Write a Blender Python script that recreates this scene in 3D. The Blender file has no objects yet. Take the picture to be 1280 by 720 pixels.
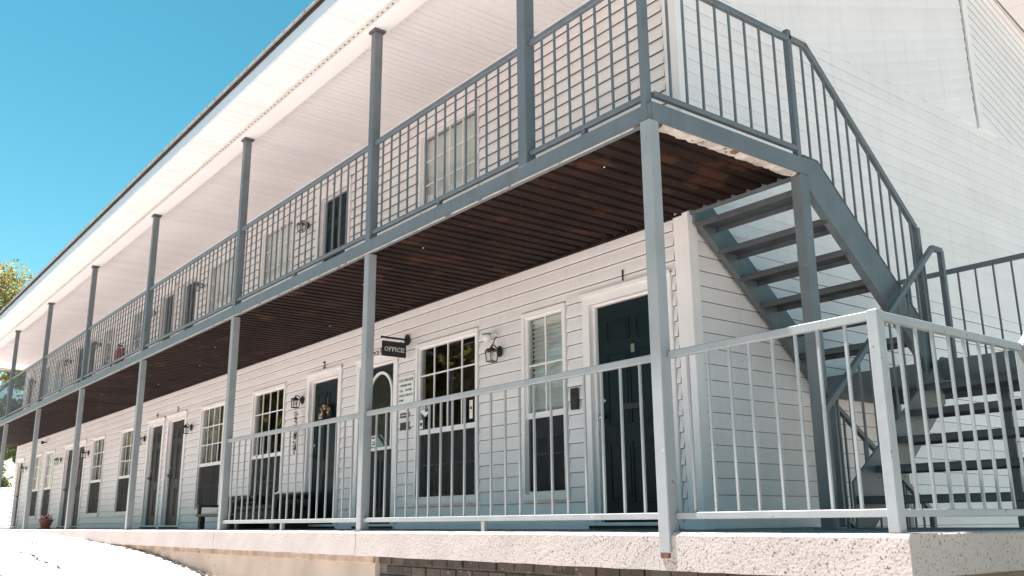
import bpy, bmesh, math, random
from mathutils import Vector, Matrix
random.seed(7)
SC = bpy.context.scene
COL = SC.collection
R = math.radians

# ------------------------------------------------------------------ camera
cam_d = bpy.data.cameras.new('camera')
cam = bpy.data.objects.new('camera', cam_d)
COL.objects.link(cam)
cr = Vector((0.60909849, 0.79304976, -0.00843247))
cu = Vector((0.20017844, -0.1434407, 0.96920243))
cf = Vector((-0.7674162, 0.59202774, 0.24612098))
CAM = Vector((3.8898, -4.0985, 0.0679))
cam.matrix_world = Matrix(((cr.x, cu.x, -cf.x, CAM.x), (cr.y, cu.y, -cf.y, CAM.y), (cr.z, cu.z, -cf.z, CAM.z), (0, 0, 0, 1)))
cam_d.sensor_width = 36
cam_d.lens = 32.352
cam_d.clip_end = 2000
SC.camera = cam

# ------------------------------------------------------------------ sky, sun, exposure
TOSUN = Vector((-0.40, -0.135, 1.0)).normalized()
world = bpy.data.worlds.new('World')
SC.world = world
world.use_nodes = True
wn, wl = world.node_tree.nodes, world.node_tree.links
wn.clear()
sky = wn.new('ShaderNodeTexSky')
sky.sky_type = 'NISHITA'
sky.sun_disc = False
sky.sun_elevation = math.asin(TOSUN.z)
sky.sun_rotation = math.atan2(TOSUN.x, TOSUN.y)
sky.air_density = 1.0
sky.dust_density = 0.2
sky.ozone_density = 1.5
tint = wn.new('ShaderNodeMix')
tint.data_type = 'RGBA'
tint.blend_type = 'MULTIPLY'
tint.inputs[0].default_value = 1.0
tint.inputs[7].default_value = (0.68, 0.565, 0.49, 1)
bg = wn.new('ShaderNodeBackground')
bg.inputs[1].default_value = 0.052
wo = wn.new('ShaderNodeOutputWorld')
gam = wn.new('ShaderNodeGamma')
gam.inputs[1].default_value = 1.3
sat = wn.new('ShaderNodeHueSaturation')
sat.inputs['Saturation'].default_value = 1.2
sat.inputs['Hue'].default_value = 0.463
wl.new(sky.outputs[0], gam.inputs[0])
wl.new(gam.outputs[0], sat.inputs['Color'])
wl.new(sat.outputs[0], tint.inputs[6])
wl.new(tint.outputs[2], bg.inputs[0])
wl.new(bg.outputs[0], wo.inputs[0])
sun_d = bpy.data.lights.new('sun', 'SUN')
sun_d.energy = 5.0
sun_d.angle = R(0.53)
sun_d.color = (1.0, 0.955, 0.905)
sun = bpy.data.objects.new('sun', sun_d)
sun.rotation_euler = (-TOSUN).to_track_quat('-Z', 'Y').to_euler()
sun.location = (-20, -8, 40)
COL.objects.link(sun)
SC.view_settings.view_transform = 'Standard'
SC.view_settings.look = 'None'
SC.view_settings.exposure = 1.78
SC.view_settings.gamma = 1.0
SC.view_settings.use_curve_mapping = False

# ------------------------------------------------------------------ materials
MATS = {}

def mat(name, col, rough=0.6, metal=0.0, spec=0.5, var=0.0, vscale=3.0, bump=0.0, bscale=40.0, spots=None,
        rnd=0.0, streak=0.0, streak_col=(0.25, 0.22, 0.2), wear_x=None):
    """plain paint/stone: colour with world-space noise mottling, optional spots (scale, threshold, colour) and fine relief"""
    m = bpy.data.materials.new(name)
    m.use_nodes = True
    n, l = m.node_tree.nodes, m.node_tree.links
    b = n['Principled BSDF']
    b.inputs['Roughness'].default_value = rough
    b.inputs['Metallic'].default_value = metal
    b.inputs['Specular IOR Level'].default_value = spec
    b.inputs['Base Color'].default_value = (*col, 1)
    geo = n.new('ShaderNodeNewGeometry')
    cur = None

    def mixc(a, fac, bcol):
        x = n.new('ShaderNodeMix')
        x.data_type = 'RGBA'
        if a is None:
            x.inputs[6].default_value = (*col, 1)
        else:
            l.new(a, x.inputs[6])
        x.inputs[7].default_value = (*bcol, 1)
        l.new(fac, x.inputs[0])
        return x.outputs[2]

    def noise(scale, detail=4, sc=None):
        t = n.new('ShaderNodeTexNoise')
        t.inputs['Scale'].default_value = scale
        t.inputs['Detail'].default_value = detail
        if sc:
            mp = n.new('ShaderNodeMapping')
            mp.inputs['Scale'].default_value = sc
            l.new(geo.outputs['Position'], mp.inputs[0])
            l.new(mp.outputs[0], t.inputs['Vector'])
        else:
            l.new(geo.outputs['Position'], t.inputs['Vector'])
        return t.outputs['Fac']

    def rng(src, a, b_, c, d):
        r = n.new('ShaderNodeMapRange')
        r.inputs[1].default_value, r.inputs[2].default_value = a, b_
        r.inputs[3].default_value, r.inputs[4].default_value = c, d
        l.new(src, r.inputs[0])
        return r.outputs[0]
    if var:
        cur = mixc(cur, rng(noise(vscale), 0.35, 0.7, 0, 1), tuple(c * (1 - var) for c in col))
    if streak:
        cur = mixc(cur, rng(noise(6, 5, (2.5, 2.5, 0.18)), 0.55, 0.8, 0, streak), streak_col)
    if spots:
        for (s, th, c2) in spots:
            fac = rng(noise(s, 6), th, th + 0.04, 0, 1)
            if wear_x:                      # the pitting gets heavier along x, as the concrete is more weathered there
                sx = n.new('ShaderNodeSeparateXYZ')
                l.new(geo.outputs['Position'], sx.inputs[0])
                mu = n.new('ShaderNodeMath')
                mu.operation = 'MULTIPLY'
                l.new(fac, mu.inputs[0])
                l.new(rng(sx.outputs[0], wear_x[0], wear_x[1], 0.08, 1), mu.inputs[1])
                fac = mu.outputs[0]
            cur = mixc(cur, fac, c2)
    if rnd:
        oi = n.new('ShaderNodeObjectInfo')
        hv = n.new('ShaderNodeHueSaturation')
        l.new(rng(oi.outputs['Random'], 0, 1, 1 - rnd, 1 + rnd), hv.inputs['Value'])
        if cur is None:
            hv.inputs['Color'].default_value = (*col, 1)
        else:
            l.new(cur, hv.inputs['Color'])
        cur = hv.outputs[0]
    if cur is not None:
        l.new(cur, b.inputs['Base Color'])
    if bump:
        bp = n.new('ShaderNodeBump')
        bp.inputs['Strength'].default_value = 1.0
        bp.inputs['Distance'].default_value = bump
        l.new(noise(bscale, 5), bp.inputs['Height'])
        l.new(bp.outputs[0], b.inputs['Normal'])
    MATS[name] = m
    return m


mat('siding', (0.88, 0.82, 0.815), 0.5, var=0.05, vscale=1.5, rnd=0.025, streak=0.3, streak_col=(0.62, 0.57, 0.54), bump=0.0006, bscale=25)
mat('trim', (0.88, 0.825, 0.82), 0.5, var=0.06, vscale=4, streak=0.2, streak_col=(0.55, 0.5, 0.47))
mat('wall_backing', (0.17, 0.16, 0.155), 0.9)
mat('steel', (0.142, 0.160, 0.173), 0.42, var=0.18, vscale=5, streak=0.35, streak_col=(0.075, 0.08, 0.085),
    spots=[(30, 0.70, (0.13, 0.07, 0.045)), (11, 0.72, (0.22, 0.24, 0.25))], bump=0.0012, bscale=60)
mat('steel_light', (0.285, 0.30, 0.31), 0.45, var=0.14, vscale=5, streak=0.3, streak_col=(0.26, 0.265, 0.265),
    spots=[(30, 0.69, (0.17, 0.09, 0.055)), (12, 0.70, (0.38, 0.39, 0.39))], bump=0.0012, bscale=60)
mat('tread_steel', (0.10, 0.11, 0.117), 0.55, var=0.35, vscale=7, spots=[(18, 0.68, (0.12, 0.07, 0.05)), (30, 0.72, (0.16, 0.17, 0.175))], bump=0.002, bscale=50)
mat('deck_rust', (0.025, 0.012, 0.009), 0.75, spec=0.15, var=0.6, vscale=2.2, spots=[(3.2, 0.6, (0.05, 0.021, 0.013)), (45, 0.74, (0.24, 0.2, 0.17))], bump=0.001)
mat('peeling', (0.62, 0.54, 0.47), 0.8, var=0.3, vscale=8, spots=[(9, 0.6, (0.22, 0.10, 0.05)), (14, 0.64, (0.03, 0.02, 0.02))], bump=0.006, bscale=25)
mat('rust', (0.16, 0.07, 0.04), 0.9, var=0.5, vscale=30, bump=0.004)
mat('slab_smooth', (0.44, 0.39, 0.37), 0.85, var=0.16, vscale=1.6, bump=0.0035, bscale=70,
    spots=[(85, 0.70, (0.2, 0.16, 0.145)), (6, 0.70, (0.42, 0.34, 0.28))])
mat('slab', (0.44, 0.385, 0.365), 0.85, var=0.16, vscale=1.6, bump=0.0045, bscale=70,
    wear_x=(-4.2, -0.2), spots=[(42, 0.605, (0.27, 0.22, 0.20)), (75, 0.62, (0.10, 0.08, 0.07)), (8, 0.72, (0.40, 0.30, 0.22)), (3.5, 0.70, (0.42, 0.36, 0.33))])
mat('porch_floor', (0.20, 0.21, 0.225), 0.7, var=0.2, vscale=3, bump=0.002)
mat('pavement', (0.60, 0.55, 0.535), 0.9, var=0.22, vscale=0.5, bump=0.006, bscale=14, spots=[(7, 0.70, (0.40, 0.35, 0.33))])
mat('plaster', (0.50, 0.40, 0.33), 0.85, var=0.25, vscale=2, bump=0.006, bscale=12, spots=[(11, 0.68, (0.33, 0.24, 0.18))])
mat('ledge', (0.46, 0.34, 0.25), 0.85, var=0.4, vscale=6, bump=0.008, bscale=16, spots=[(9, 0.64, (0.16, 0.11, 0.08))])
mat('brick', (0.06, 0.042, 0.034), 0.85, var=0.4, vscale=6, rnd=0.3, bump=0.005, bscale=40, spots=[(12, 0.62, (0.10, 0.075, 0.06)), (20, 0.66, (0.30, 0.25, 0.2)), (5, 0.6, (0.055, 0.05, 0.035))])
mat('mortar', (0.16, 0.13, 0.11), 0.9, var=0.3, bump=0.004)
mat('door_green', (0.0035, 0.015, 0.019), 0.5, spec=0.2, var=0.2, vscale=6)
mat('door_grey', (0.028, 0.031, 0.035), 0.45, spec=0.25, var=0.2, vscale=6)
mat('black', (0.012, 0.013, 0.014), 0.4)
mat('black_matte', (0.02, 0.019, 0.018), 0.7, var=0.4, vscale=20)
mat('white', (0.8, 0.8, 0.79), 0.5)
mat('frosted', (0.75, 0.73, 0.68), 0.25)
mat('blind', (0.86, 0.82, 0.77), 0.6, rnd=0.03)
mat('curtain', (0.36, 0.36, 0.35), 0.9, var=0.3, vscale=4)
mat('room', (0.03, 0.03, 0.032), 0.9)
mat('brass', (0.45, 0.42, 0.38), 0.3, metal=1.0)
mat('roof_metal', (0.42, 0.37, 0.33), 0.5, var=0.2)
mat('gap_and_shadow', (0.015, 0.015, 0.016), 0.9)
mat('soffit', (0.88, 0.82, 0.81), 0.55, var=0.04, vscale=1.2, rnd=0.03)
mat('fascia', (0.66, 0.72, 0.78), 0.4, var=0.06)
mat('vent', (0.70, 0.65, 0.60), 0.7, var=0.2, vscale=8)
mat('terracotta', (0.38, 0.13, 0.08), 0.8, var=0.2, vscale=10)
mat('flower_red', (0.55, 0.012, 0.06), 0.6, rnd=0.3)
mat('red_paint', (0.42, 0.012, 0.015), 0.3)
mat('soil', (0.03, 0.022, 0.016), 0.95)
mat('bench_wood', (0.075, 0.055, 0.045), 0.6, var=0.5, vscale=14, bump=0.002)
mat('wood_pale', (0.26, 0.20, 0.17), 0.6, var=0.4, vscale=14)
mat('dried', (0.24, 0.13, 0.075), 0.9, rnd=0.5, var=0.4, vscale=30)
mat('cream', (0.65, 0.56, 0.46), 0.8, rnd=0.3)
mat('bark', (0.09, 0.07, 0.055), 0.95, var=0.4, vscale=5, bump=0.02, bscale=8)
mat('asphalt', (0.06, 0.06, 0.062), 0.95, var=0.2, vscale=1)
mat('grass', (0.06, 0.085, 0.03), 0.95, var=0.5, vscale=0.4, bump=0.03, bscale=12)


def leaf_mat(name, c1, c2):
    m = bpy.data.materials.new(name)
    m.use_nodes = True
    n, l = m.node_tree.nodes, m.node_tree.links
    b = n['Principled BSDF']
    b.inputs['Roughness'].default_value = 0.55
    geo = n.new('ShaderNodeNewGeometry')
    r = n.new('ShaderNodeMix')
    r.data_type = 'RGBA'
    r.inputs[6].default_value = (*c1, 1)
    r.inputs[7].default_value = (*c2, 1)
    l.new(geo.outputs['Random Per Island'], r.inputs[0])
    l.new(r.outputs[2], b.inputs['Base Color'])
    tr = n.new('ShaderNodeBsdfTranslucent')
    l.new(r.outputs[2], tr.inputs[0])
    mx = n.new('ShaderNodeMixShader')
    mx.inputs[0].default_value = 0.4
    l.new(b.outputs[0], mx.inputs[1])
    l.new(tr.outputs[0], mx.inputs[2])
    l.new(mx.outputs[0], n['Material Output'].inputs[0])
    MATS[name] = m


leaf_mat('leaf_yellow', (0.22, 0.20, 0.035), (0.42, 0.33, 0.08))
leaf_mat('leaf_bright', (0.22, 0.22, 0.06), (0.42, 0.37, 0.14))
leaf_mat('leaf_green', (0.035, 0.06, 0.012), (0.10, 0.13, 0.03))
leaf_mat('leaf_olive', (0.09, 0.10, 0.02), (0.20, 0.17, 0.04))


def glass_mat(name, ior=1.55, tintc=(0.8, 0.85, 0.85), extra=0.0):
    m = bpy.data.materials.new(name)
    m.use_nodes = True
    n, l = m.node_tree.nodes, m.node_tree.links
    n.remove(n['Principled BSDF'])
    fr = n.new('ShaderNodeFresnel')
    fr.inputs[0].default_value = ior
    ge = n.new('ShaderNodeNewGeometry')
    sg_ = n.new('ShaderNodeMath')
    sg_.operation = 'MULTIPLY_ADD'
    sg_.inputs[1].default_value = -2
    sg_.inputs[2].default_value = 1
    l.new(ge.outputs['Backfacing'], sg_.inputs[0])
    pw = n.new('ShaderNodeMath')
    pw.operation = 'POWER'
    pw.inputs[0].default_value = ior
    l.new(sg_.outputs[0], pw.inputs[1])
    l.new(pw.outputs[0], fr.inputs[0])
    t = n.new('ShaderNodeBsdfTransparent')
    t.inputs[0].default_value = (*tintc, 1)
    g = n.new('ShaderNodeBsdfGlossy')
    g.inputs['Roughness'].default_value = 0.01
    ad = n.new('ShaderNodeMath')
    ad.operation = 'MULTIPLY_ADD'
    ad.inputs[1].default_value = 1.6
    ad.inputs[2].default_value = extra
    ad.use_clamp = True
    l.new(fr.outputs[0], ad.inputs[0])
    mx = n.new('ShaderNodeMixShader')
    l.new(ad.outputs[0], mx.inputs[0])
    l.new(t.outputs[0], mx.inputs[1])
    l.new(g.outputs[0], mx.inputs[2])
    l.new(mx.outputs[0], n['Material Output'].inputs[0])
    MATS[name] = m


glass_mat('glass')
glass_mat('lamp_glass', 1.45, (0.95, 0.95, 0.93))


def screen_mat():
    m = bpy.data.materials.new('screen')
    m.use_nodes = True
    n, l = m.node_tree.nodes, m.node_tree.links
    b = n['Principled BSDF']
    b.inputs['Base Color'].default_value = (0.008, 0.011, 0.013, 1)
    b.inputs['Roughness'].default_value = 0.7
    t = n.new('ShaderNodeBsdfTransparent')
    mx = n.new('ShaderNodeMixShader')
    mx.inputs[0].default_value = 0.6
    l.new(t.outputs[0], mx.inputs[1])
    l.new(b.outputs[0], mx.inputs[2])
    l.new(mx.outputs[0], n['Material Output'].inputs[0])
    MATS['screen'] = m


screen_mat()

# ------------------------------------------------------------------ helpers


class MB:
    def __init__(s):
        s.v, s.f = [], []

    def add(s, vs, fs):
        o = len(s.v)
        s.v += [tuple(p) for p in vs]
        s.f += [tuple(i + o for i in f) for f in fs]
        return s

    def box(s, x0, x1, y0, y1, z0, z1):
        return s.add([(x0, y0, z0), (x1, y0, z0), (x1, y1, z0), (x0, y1, z0), (x0, y0, z1), (x1, y0, z1), (x1, y1, z1), (x0, y1, z1)],
                     [(0, 3, 2, 1), (4, 5, 6, 7), (0, 1, 5, 4), (1, 2, 6, 5), (2, 3, 7, 6), (3, 0, 4, 7)])

    def bar(s, p0, p1, w, h):
        p0, p1 = Vector(p0), Vector(p1)
        d = (p1 - p0).normalized()
        ref = Vector((0, 0, 1)) if abs(d.z) < 0.98 else Vector((0, 1, 0))
        sd = d.cross(ref).normalized() * (w / 2)
        up = sd.cross(d).normalized() * (h / 2)
        vs = [p + a * sd + b * up for p in (p0, p1) for a, b in ((-1, -1), (1, -1), (1, 1), (-1, 1))]
        return s.add(vs, [(0, 1, 2, 3), (7, 6, 5, 4), (0, 4, 5, 1), (1, 5, 6, 2), (2, 6, 7, 3), (3, 7, 4, 0)])

    def prism(s, poly, axis, a, b):
        """poly: 2D points in the plane normal to axis, extruded a..b"""
        def P(p, t):
            return (t, p[0], p[1]) if axis == 0 else ((p[0], t, p[1]) if axis == 1 else (p[0], p[1], t))
        k = len(poly)
        vs = [P(p, a) for p in poly] + [P(p, b) for p in poly]
        return s.add(vs, [tuple(range(k))[::-1], tuple(range(k, 2 * k))] + [(i, (i + 1) % k, (i + 1) % k + k, i + k) for i in range(k)])

    def tube(s, pts, rads, n=8, cap=True):
        pts = [Vector(p) for p in pts]
        if not hasattr(rads, '__len__'):
            rads = [rads] * len(pts)
        vs, fs = [], []
        side = None
        for i, p in enumerate(pts):
            d = (pts[min(i + 1, len(pts) - 1)] - pts[max(i - 1, 0)]).normalized()
            if side is None:
                side = d.cross(Vector((0.31, 0.2, 0.93)) if abs(d.z) < 0.9 else Vector((1, 0, 0))).normalized()
            side = (side - d * side.dot(d)).normalized()
            u = d.cross(side)
            for k in range(n):
                a = 2 * math.pi * k / n
                vs.append(p + (side * math.cos(a) + u * math.sin(a)) * rads[i])
        for i in range(len(pts) - 1):
            for k in range(n):
                fs.append((i * n + k, i * n + (k + 1) % n, (i + 1) * n + (k + 1) % n, (i + 1) * n + k))
        if cap:
            fs.append(tuple(range(n))[::-1])
            fs.append(tuple(range((len(pts) - 1) * n, len(pts) * n)))
        return s.add(vs, fs)

    def lathe(s, prof, n=20, c=(0, 0, 0)):
        return s.tube([(c[0], c[1], c[2] + z) for r, z in prof], [max(r, 1e-4) for r, z in prof], n)

    def mesh(s, bevel=0.0, seg=1, smooth=False):
        me = bpy.data.meshes.new('m')
        me.from_pydata(s.v, [], s.f)
        bm = bmesh.new()
        bm.from_mesh(me)
        bmesh.ops.recalc_face_normals(bm, faces=bm.faces)
        if bevel:
            bmesh.ops.bevel(bm, geom=bm.edges[:], offset=bevel, segments=seg, affect='EDGES', profile=0.5)
        if smooth:
            for f in bm.faces:
                f.smooth = True
        bm.to_mesh(me)
        bm.free()
        return me

    def build(s, name, m, parent=None, bevel=0.0, smooth=False, **k):
        return obj(name, s.mesh(bevel, 1, smooth), m, parent, **k)


def obj(name, me, m, parent=None, loc=(0, 0, 0), rot=None, scale=None, kind=None):
    if m and not me.materials:
        me.materials.append(MATS[m])
    o = bpy.data.objects.new(name, me)
    COL.objects.link(o)
    if parent:
        o.parent = parent
    o.location = loc
    if rot:
        o.rotation_euler = rot
    if scale:
        o.scale = scale
    if kind:
        o['kind'] = kind
    if me.name == 'm' or me.name.startswith('m.'):
        me.name = name
    return o


def tag(o, label, cat, group=None):
    o['label'] = label
    o['category'] = cat
    if group:
        o['group'] = group
    return o


def thing(name, label, cat, loc=(0, 0, 0), group=None, rotz=0):
    o = bpy.data.objects.new(name, None)
    o.empty_display_size = 0.1
    COL.objects.link(o)
    o.location = loc
    o.rotation_euler = (0, 0, rotz)
    return tag(o, label, cat, group)


def copy_tree(o, parent=None):
    c = o.copy()
    COL.objects.link(c)
    c.parent = parent
    for ch in list(o.children):
        copy_tree(ch, c)
    return c


def struct(o):
    o['kind'] = 'structure'
    return o


ORD = ['', 'second', 'third', 'fourth', 'fifth', 'sixth', 'seventh', 'eighth', 'ninth', 'tenth']

# ------------------------------------------------------------------ main dimensions (metres)
W = 1.64            # facade plane
EX = -1.10          # end wall plane
XL = -30.0          # far end of the building
ZB, ZT = 2.584, 2.714   # balcony beam bottom / top
ZC = 5.20           # porch ceiling
UP = 2.69           # storey height
POST_X = [0.0, -3.76, -7.20, -11.04, -14.88, -18.72, -22.56, -26.40, -29.9]
PW = 0.088
RIDGE_Y, RIDGE_Z, SL = 7.32, 7.43, 0.35
X1 = 1.43           # slab rail corner post (left edge)
SLABX = 1.55

# ------------------------------------------------------------------ ground
GX = [(-400, 0.0), (-60, -0.02), (-25, -0.04), (-16, -0.075), (-13, -0.175), (-10.9, -0.25), (-9.5, -0.335), (-8.66, -0.41), (-7.9, -0.48), (-7.2, -0.545),
      (-5, -0.78), (-2, -1.12), (1.5, -1.42), (6, -1.6), (400, -1.7)]


def gz(x):
    for (a, za), (b, zb) in zip(GX, GX[1:]):
        if x <= b:
            return za + (zb - za) * (x - a) / (b - a)
    return GX[-1][1]


gxs = [-400, -200, -120, -80, -60, -50, -45, -40, -35, -30] + [-28 + 0.35 * i for i in range(90)] + [5, 8, 14, 25, 60, 150, 400]
gys = [-400, -150, -80, -50, -30, -20, -14, -10, -8] + [-7 + 0.35 * i for i in range(21)] + [1.5, 3, 6, 10, 16, 40, 100, 400]
vs, fs = [], []
rg = random.Random(3)
for y in gys:
    for x in gxs:
        j = rg.uniform(-0.008, 0.008) if (-26 < x < 3 and -7 < y < 0) else 0
        vs.append((x, y, gz(x) + j))
nx = len(gxs)
for j in range(len(gys) - 1):
    for i in range(nx - 1):
        fs.append((j * nx + i, j * nx + i + 1, (j + 1) * nx + i + 1, (j + 1) * nx + i))
struct(MB().add(vs, fs).build('ground', 'pavement', smooth=True))

# road and grass strip across the street (behind the camera, seen in the window glass)
road = MB()
grass = MB()
rx = [-400, -60, -25, -16, -13, -10.9, -9.5, -7.2, -5, -2, 1.5, 6, 400]
for y0, y1, mb, dz in ((-17, -10, road, 0.012), (-120, -18, grass, 0.012)):
    v, f = [], []
    for x in rx:
        v += [(x, y0, gz(x) + dz), (x, y1, gz(x) + dz)]
    for i in range(len(rx) - 1):
        f.append((2 * i, 2 * i + 2, 2 * i + 3, 2 * i + 1))
    mb.add(v, f)
for x0_, x1_ in ((1.7, 4.4), (16, 60), (60, 300)):  # nearest strip is unseen, added to cut ground bounce onto slab and end wall
    grass.add([(x0_, -0.6, gz(x0_) + 0.012), (x1_, -0.6, gz(x1_) + 0.012), (x1_, 60, gz(x1_) + 0.012), (x0_, 60, gz(x0_) + 0.012)], [(0, 1, 2, 3)])
struct(road.build('road', 'asphalt'))
struct(grass.build('lawn_and_bounce_strip', 'grass'))
# cracks in the pavement and the dirt seam where it meets the foundation (each with its own ragged outline)
rc = random.Random(17)


def ragged(name, pts, wid, m):
    dense = []
    for (a, b) in zip(pts, pts[1:]):
        k = max(2, int(math.hypot(b[0] - a[0], b[1] - a[1]) / 0.06))
        for i in range(k):
            u = i / k
            dense.append((a[0] + (b[0] - a[0]) * u, a[1] + (b[1] - a[1]) * u + rc.gauss(0, wid * 0.5)))
    v, f = [], []
    for (x, y) in dense:
        w = wid * rc.uniform(0.15, 1.0)
        v += [(x, y - w, gz(x) + 0.012), (x, y + w, gz(x) + 0.012)]
    for i in range(len(dense) - 1):
        f.append((2 * i, 2 * i + 2, 2 * i + 3, 2 * i + 1))
    return struct(MB().add(v, f).build(name, m))


ragged('pavement_crack', [(-10.6, -1.55), (-9.9, -1.42), (-9.3, -1.5), (-8.8, -1.38), (-8.3, -1.45)], 0.022, 'soil')
ragged('pavement_crack', [(-8.2, -2.15), (-7.6, -2.05), (-7.2, -2.12), (-6.6, -1.7)], 0.03, 'soil')
ragged('pavement_crack', [(-14.5, -0.9), (-12.2, -0.95), (-10.8, -0.62)], 0.02, 'soil')
ragged('pavement_crack', [(-9.0, -2.9), (-7.9, -2.6), (-7.0, -2.75), (-6.2, -2.3)], 0.016, 'soil')
ragged('pavement_crack', [(-12.9, -1.4), (-11.9, -2.0), (-10.7, -2.5)], 0.014, 'soil')
peb = MB()
for i in range(160):
    x, y = rc.uniform(-13, -4.5), rc.uniform(-3.2, -0.05) if i % 2 else rc.uniform(-0.5, -0.03)
    r_ = rc.uniform(0.006, 0.022)
    a = rc.uniform(0, 3)
    q = [(x + r_ * math.cos(a + k * 1.26) * rc.uniform(.7, 1.2), y + r_ * math.sin(a + k * 1.26) * rc.uniform(.7, 1.2), gz(x) + 0.004) for k in range(5)]
    peb.add(q + [(x, y, gz(x) + 0.012 + r_ * 0.7)], [(0, 1, 5), (1, 2, 5), (2, 3, 5), (3, 4, 5), (4, 0, 5)])
po = peb.build('gravel', 'ledge')
po['kind'] = 'stuff'
tag(po, 'loose gravel and grit scattered on the sunlit pavement', 'gravel')
ragged('dirt_seam', [(-13.2, 0.0), (-11.5, -0.01), (-9.8, -0.02), (-8.2, 0.0), (-6.4, -0.02), (-3.0, 0.0)], 0.045, 'soil')
# ------------------------------------------------------------------ porch slab + foundation
slab = struct(MB().box(XL - 1.2, SLABX - 0.05, 0.22, 3.12, -0.17, -0.004).build('porch_floor', 'porch_floor'))
joints = [XL - 1.2, -24.0, -15.0, -11.6, -7.24, -3.72, SLABX]
for a, b in zip(joints, joints[1:]):
    mb = MB()
    rr = random.Random(int(a * 10))
    n = max(4, int((b - a) / 0.12))
    # slab edge as a slightly uneven worn beam
    prof = [(-0.02, -0.212), (-0.02, -0.1), (-0.02, -0.02), (-0.008, -0.001), (0.24, 0.0), (0.24, -0.202)]
    v, f = [], []
    for i in range(n + 1):
        x = a + 0.004 + (b - a - 0.008) * i / n
        for k, (py, pz) in enumerate(prof):
            w = 0.0012 if k < 4 else 0
            v.append((x, py + rr.uniform(-w, w), pz + (rr.uniform(-0.003, 0.002) if k in (0, 3) else 0)))
    P = len(prof)
    for i in range(n):
        for k in range(P):
            f.append((i * P + k, (i + 1) * P + k, (i + 1) * P + (k + 1) % P, i * P + (k + 1) % P))
    f += [tuple(range(P)), tuple(n * P + k for k in range(P))[::-1]]
    mb.add(v, f).build('slab_section', 'slab' if b > 0 else 'slab_smooth', slab)
MB().box(SLABX - 0.24, SLABX, 0.244, 3.12, -0.2, 0.0).build('slab_section', 'slab', slab, bevel=0.008)
fw = thing('foundation_wall', 'tan plaster and brick foundation wall under the pale porch slab', 'foundation')
MB().box(XL - 1.2, -3.42, 0.02, 0.3, -0.95, -0.205).build('plaster_face', 'plaster', fw)
MB().box(-14.5, -3.42, -0.006, 0.02, -0.272, -0.203).build('ledge', 'ledge', fw, bevel=0.006)
MB().box(-3.42, SLABX - 0.03, 0.068, 0.3, -1.7, -0.205).build('mortar_bed', 'mortar', fw)
MB().box(SLABX - 0.3, SLABX - 0.04, 0.305, 3.1, -1.7, -0.205).build('mortar_bed', 'mortar', fw)
brick_me = MB().box(0, 0.2, 0, 0.09, 0, 0.06).mesh(0.004)
rest = MB()
for r in range(19):
    z = -0.285 - 0.072 * r + 0.01
    x = -3.40 - (0.1 if r % 2 else 0)
    while x < SLABX - 0.15:
        dy = random.uniform(-0.006, 0.008)
        if x > -3.5 and r < 4:
            obj('brick', brick_me, 'brick', fw, (x + random.uniform(-.003, .003), 0.05 + dy, z))
        elif x > -3.45:
            rest.box(x, x + 0.2, 0.05 + dy, 0.13, z, z + 0.06)
        x += 0.213
rest.build('lower_bricks', 'brick', fw, kind='stuff')

# ------------------------------------------------------------------ motel building
bld = thing('motel_building', 'long two-storey white clapboard motel with dark doors and metal roof', 'building')

# openings: kind, x0, x1 (outer casing)
LOW = [('d1', -2.43, -1.30), ('wA', -3.36, -2.68), ('wB', -5.40, -4.13), ('do', -6.88, -5.82), ('d2', -8.37, -7.30),
       ('wC', -10.36, -9.11), ('wD', -12.75, -11.55), ('d3', -14.62, -13.50), ('d4', -15.85, -14.80),
       ('wE', -17.85, -16.75), ('wF', -20.28, -19.15), ('d5', -21.95, -20.90), ('d6', -23.12, -22.10),
       ('wG', -25.4, -24.3), ('wH', -27.0, -25.95), ('d7', -29.55, -28.55)]
UPP = [('wB', -5.40, -4.13), ('d2', -8.30, -7.24), ('wC', -10.36, -9.11), ('wD', -12.85, -11.6), ('d3', -14.45, -13.42), ('d4', -15.75, -14.80),
       ('wE', -17.85, -16.75), ('wF', -20.28, -19.15), ('d5', -21.95, -20.90), ('d6', -23.12, -22.10), ('wG', -25.4, -24.3), ('wH', -27.0, -25.95), ('d7', -29.55, -28.55)]


def zr(kind):
    return (0.0, 2.125) if kind[0] == 'd' else (0.28, 2.125)


holes = [(a, b, *zr(k)) for k, a, b in LOW] + [(a, b, zr(k)[0] + UP + 0.02, zr(k)[1] + UP) for k, a, b in UPP]

# backing wall with real openings (grid with the hole cells left out), 8 cm thick
xs = sorted({XL, EX - 0.02} | {v for h in holes for v in h[:2]})
zs = sorted({-0.3, 5.35} | {v for h in holes for v in h[2:]})
mb = MB()
for x0, x1 in zip(xs, xs[1:]):
    run = None
    for z0, z1 in zip(zs, zs[1:]):
        cx, cz = (x0 + x1) / 2, (z0 + z1) / 2
        if not any(h[0] < cx < h[1] and h[2] < cz < h[3] for h in holes):
            run = (run[0], z1) if run else (z0, z1)
        elif run:
            mb.box(x0, x1, W + 0.004, W + 0.08, *run)
            run = None
    if run:
        mb.box(x0, x1, W + 0.004, W + 0.08, *run)
front_wall = mb.build('front_wall', 'wall_backing', bld)
end_poly = [(W + 0.09, -0.3), (13.0, -0.3), (13.0, RIDGE_Z - SL * (13 - RIDGE_Y)), (RIDGE_Y, RIDGE_Z), (W + 0.09, RIDGE_Z - SL * (RIDGE_Y - W))]
end_wall = MB().prism(end_poly, 0, EX - 0.1, EX - 0.004).build('end_wall', 'wall_backing', bld)
MB().prism(end_poly, 0, XL, XL + 0.1).build('far_end_wall', 'siding', bld)
MB().box(XL, EX, 12.9, 13.0, -0.3, 5.4).build('back_wall', 'siding', bld)
MB().box(XL + 0.12, EX - 0.12, W + 0.7, W + 0.74, -0.3, 5.35).build('room_partition', 'room', bld)
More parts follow.
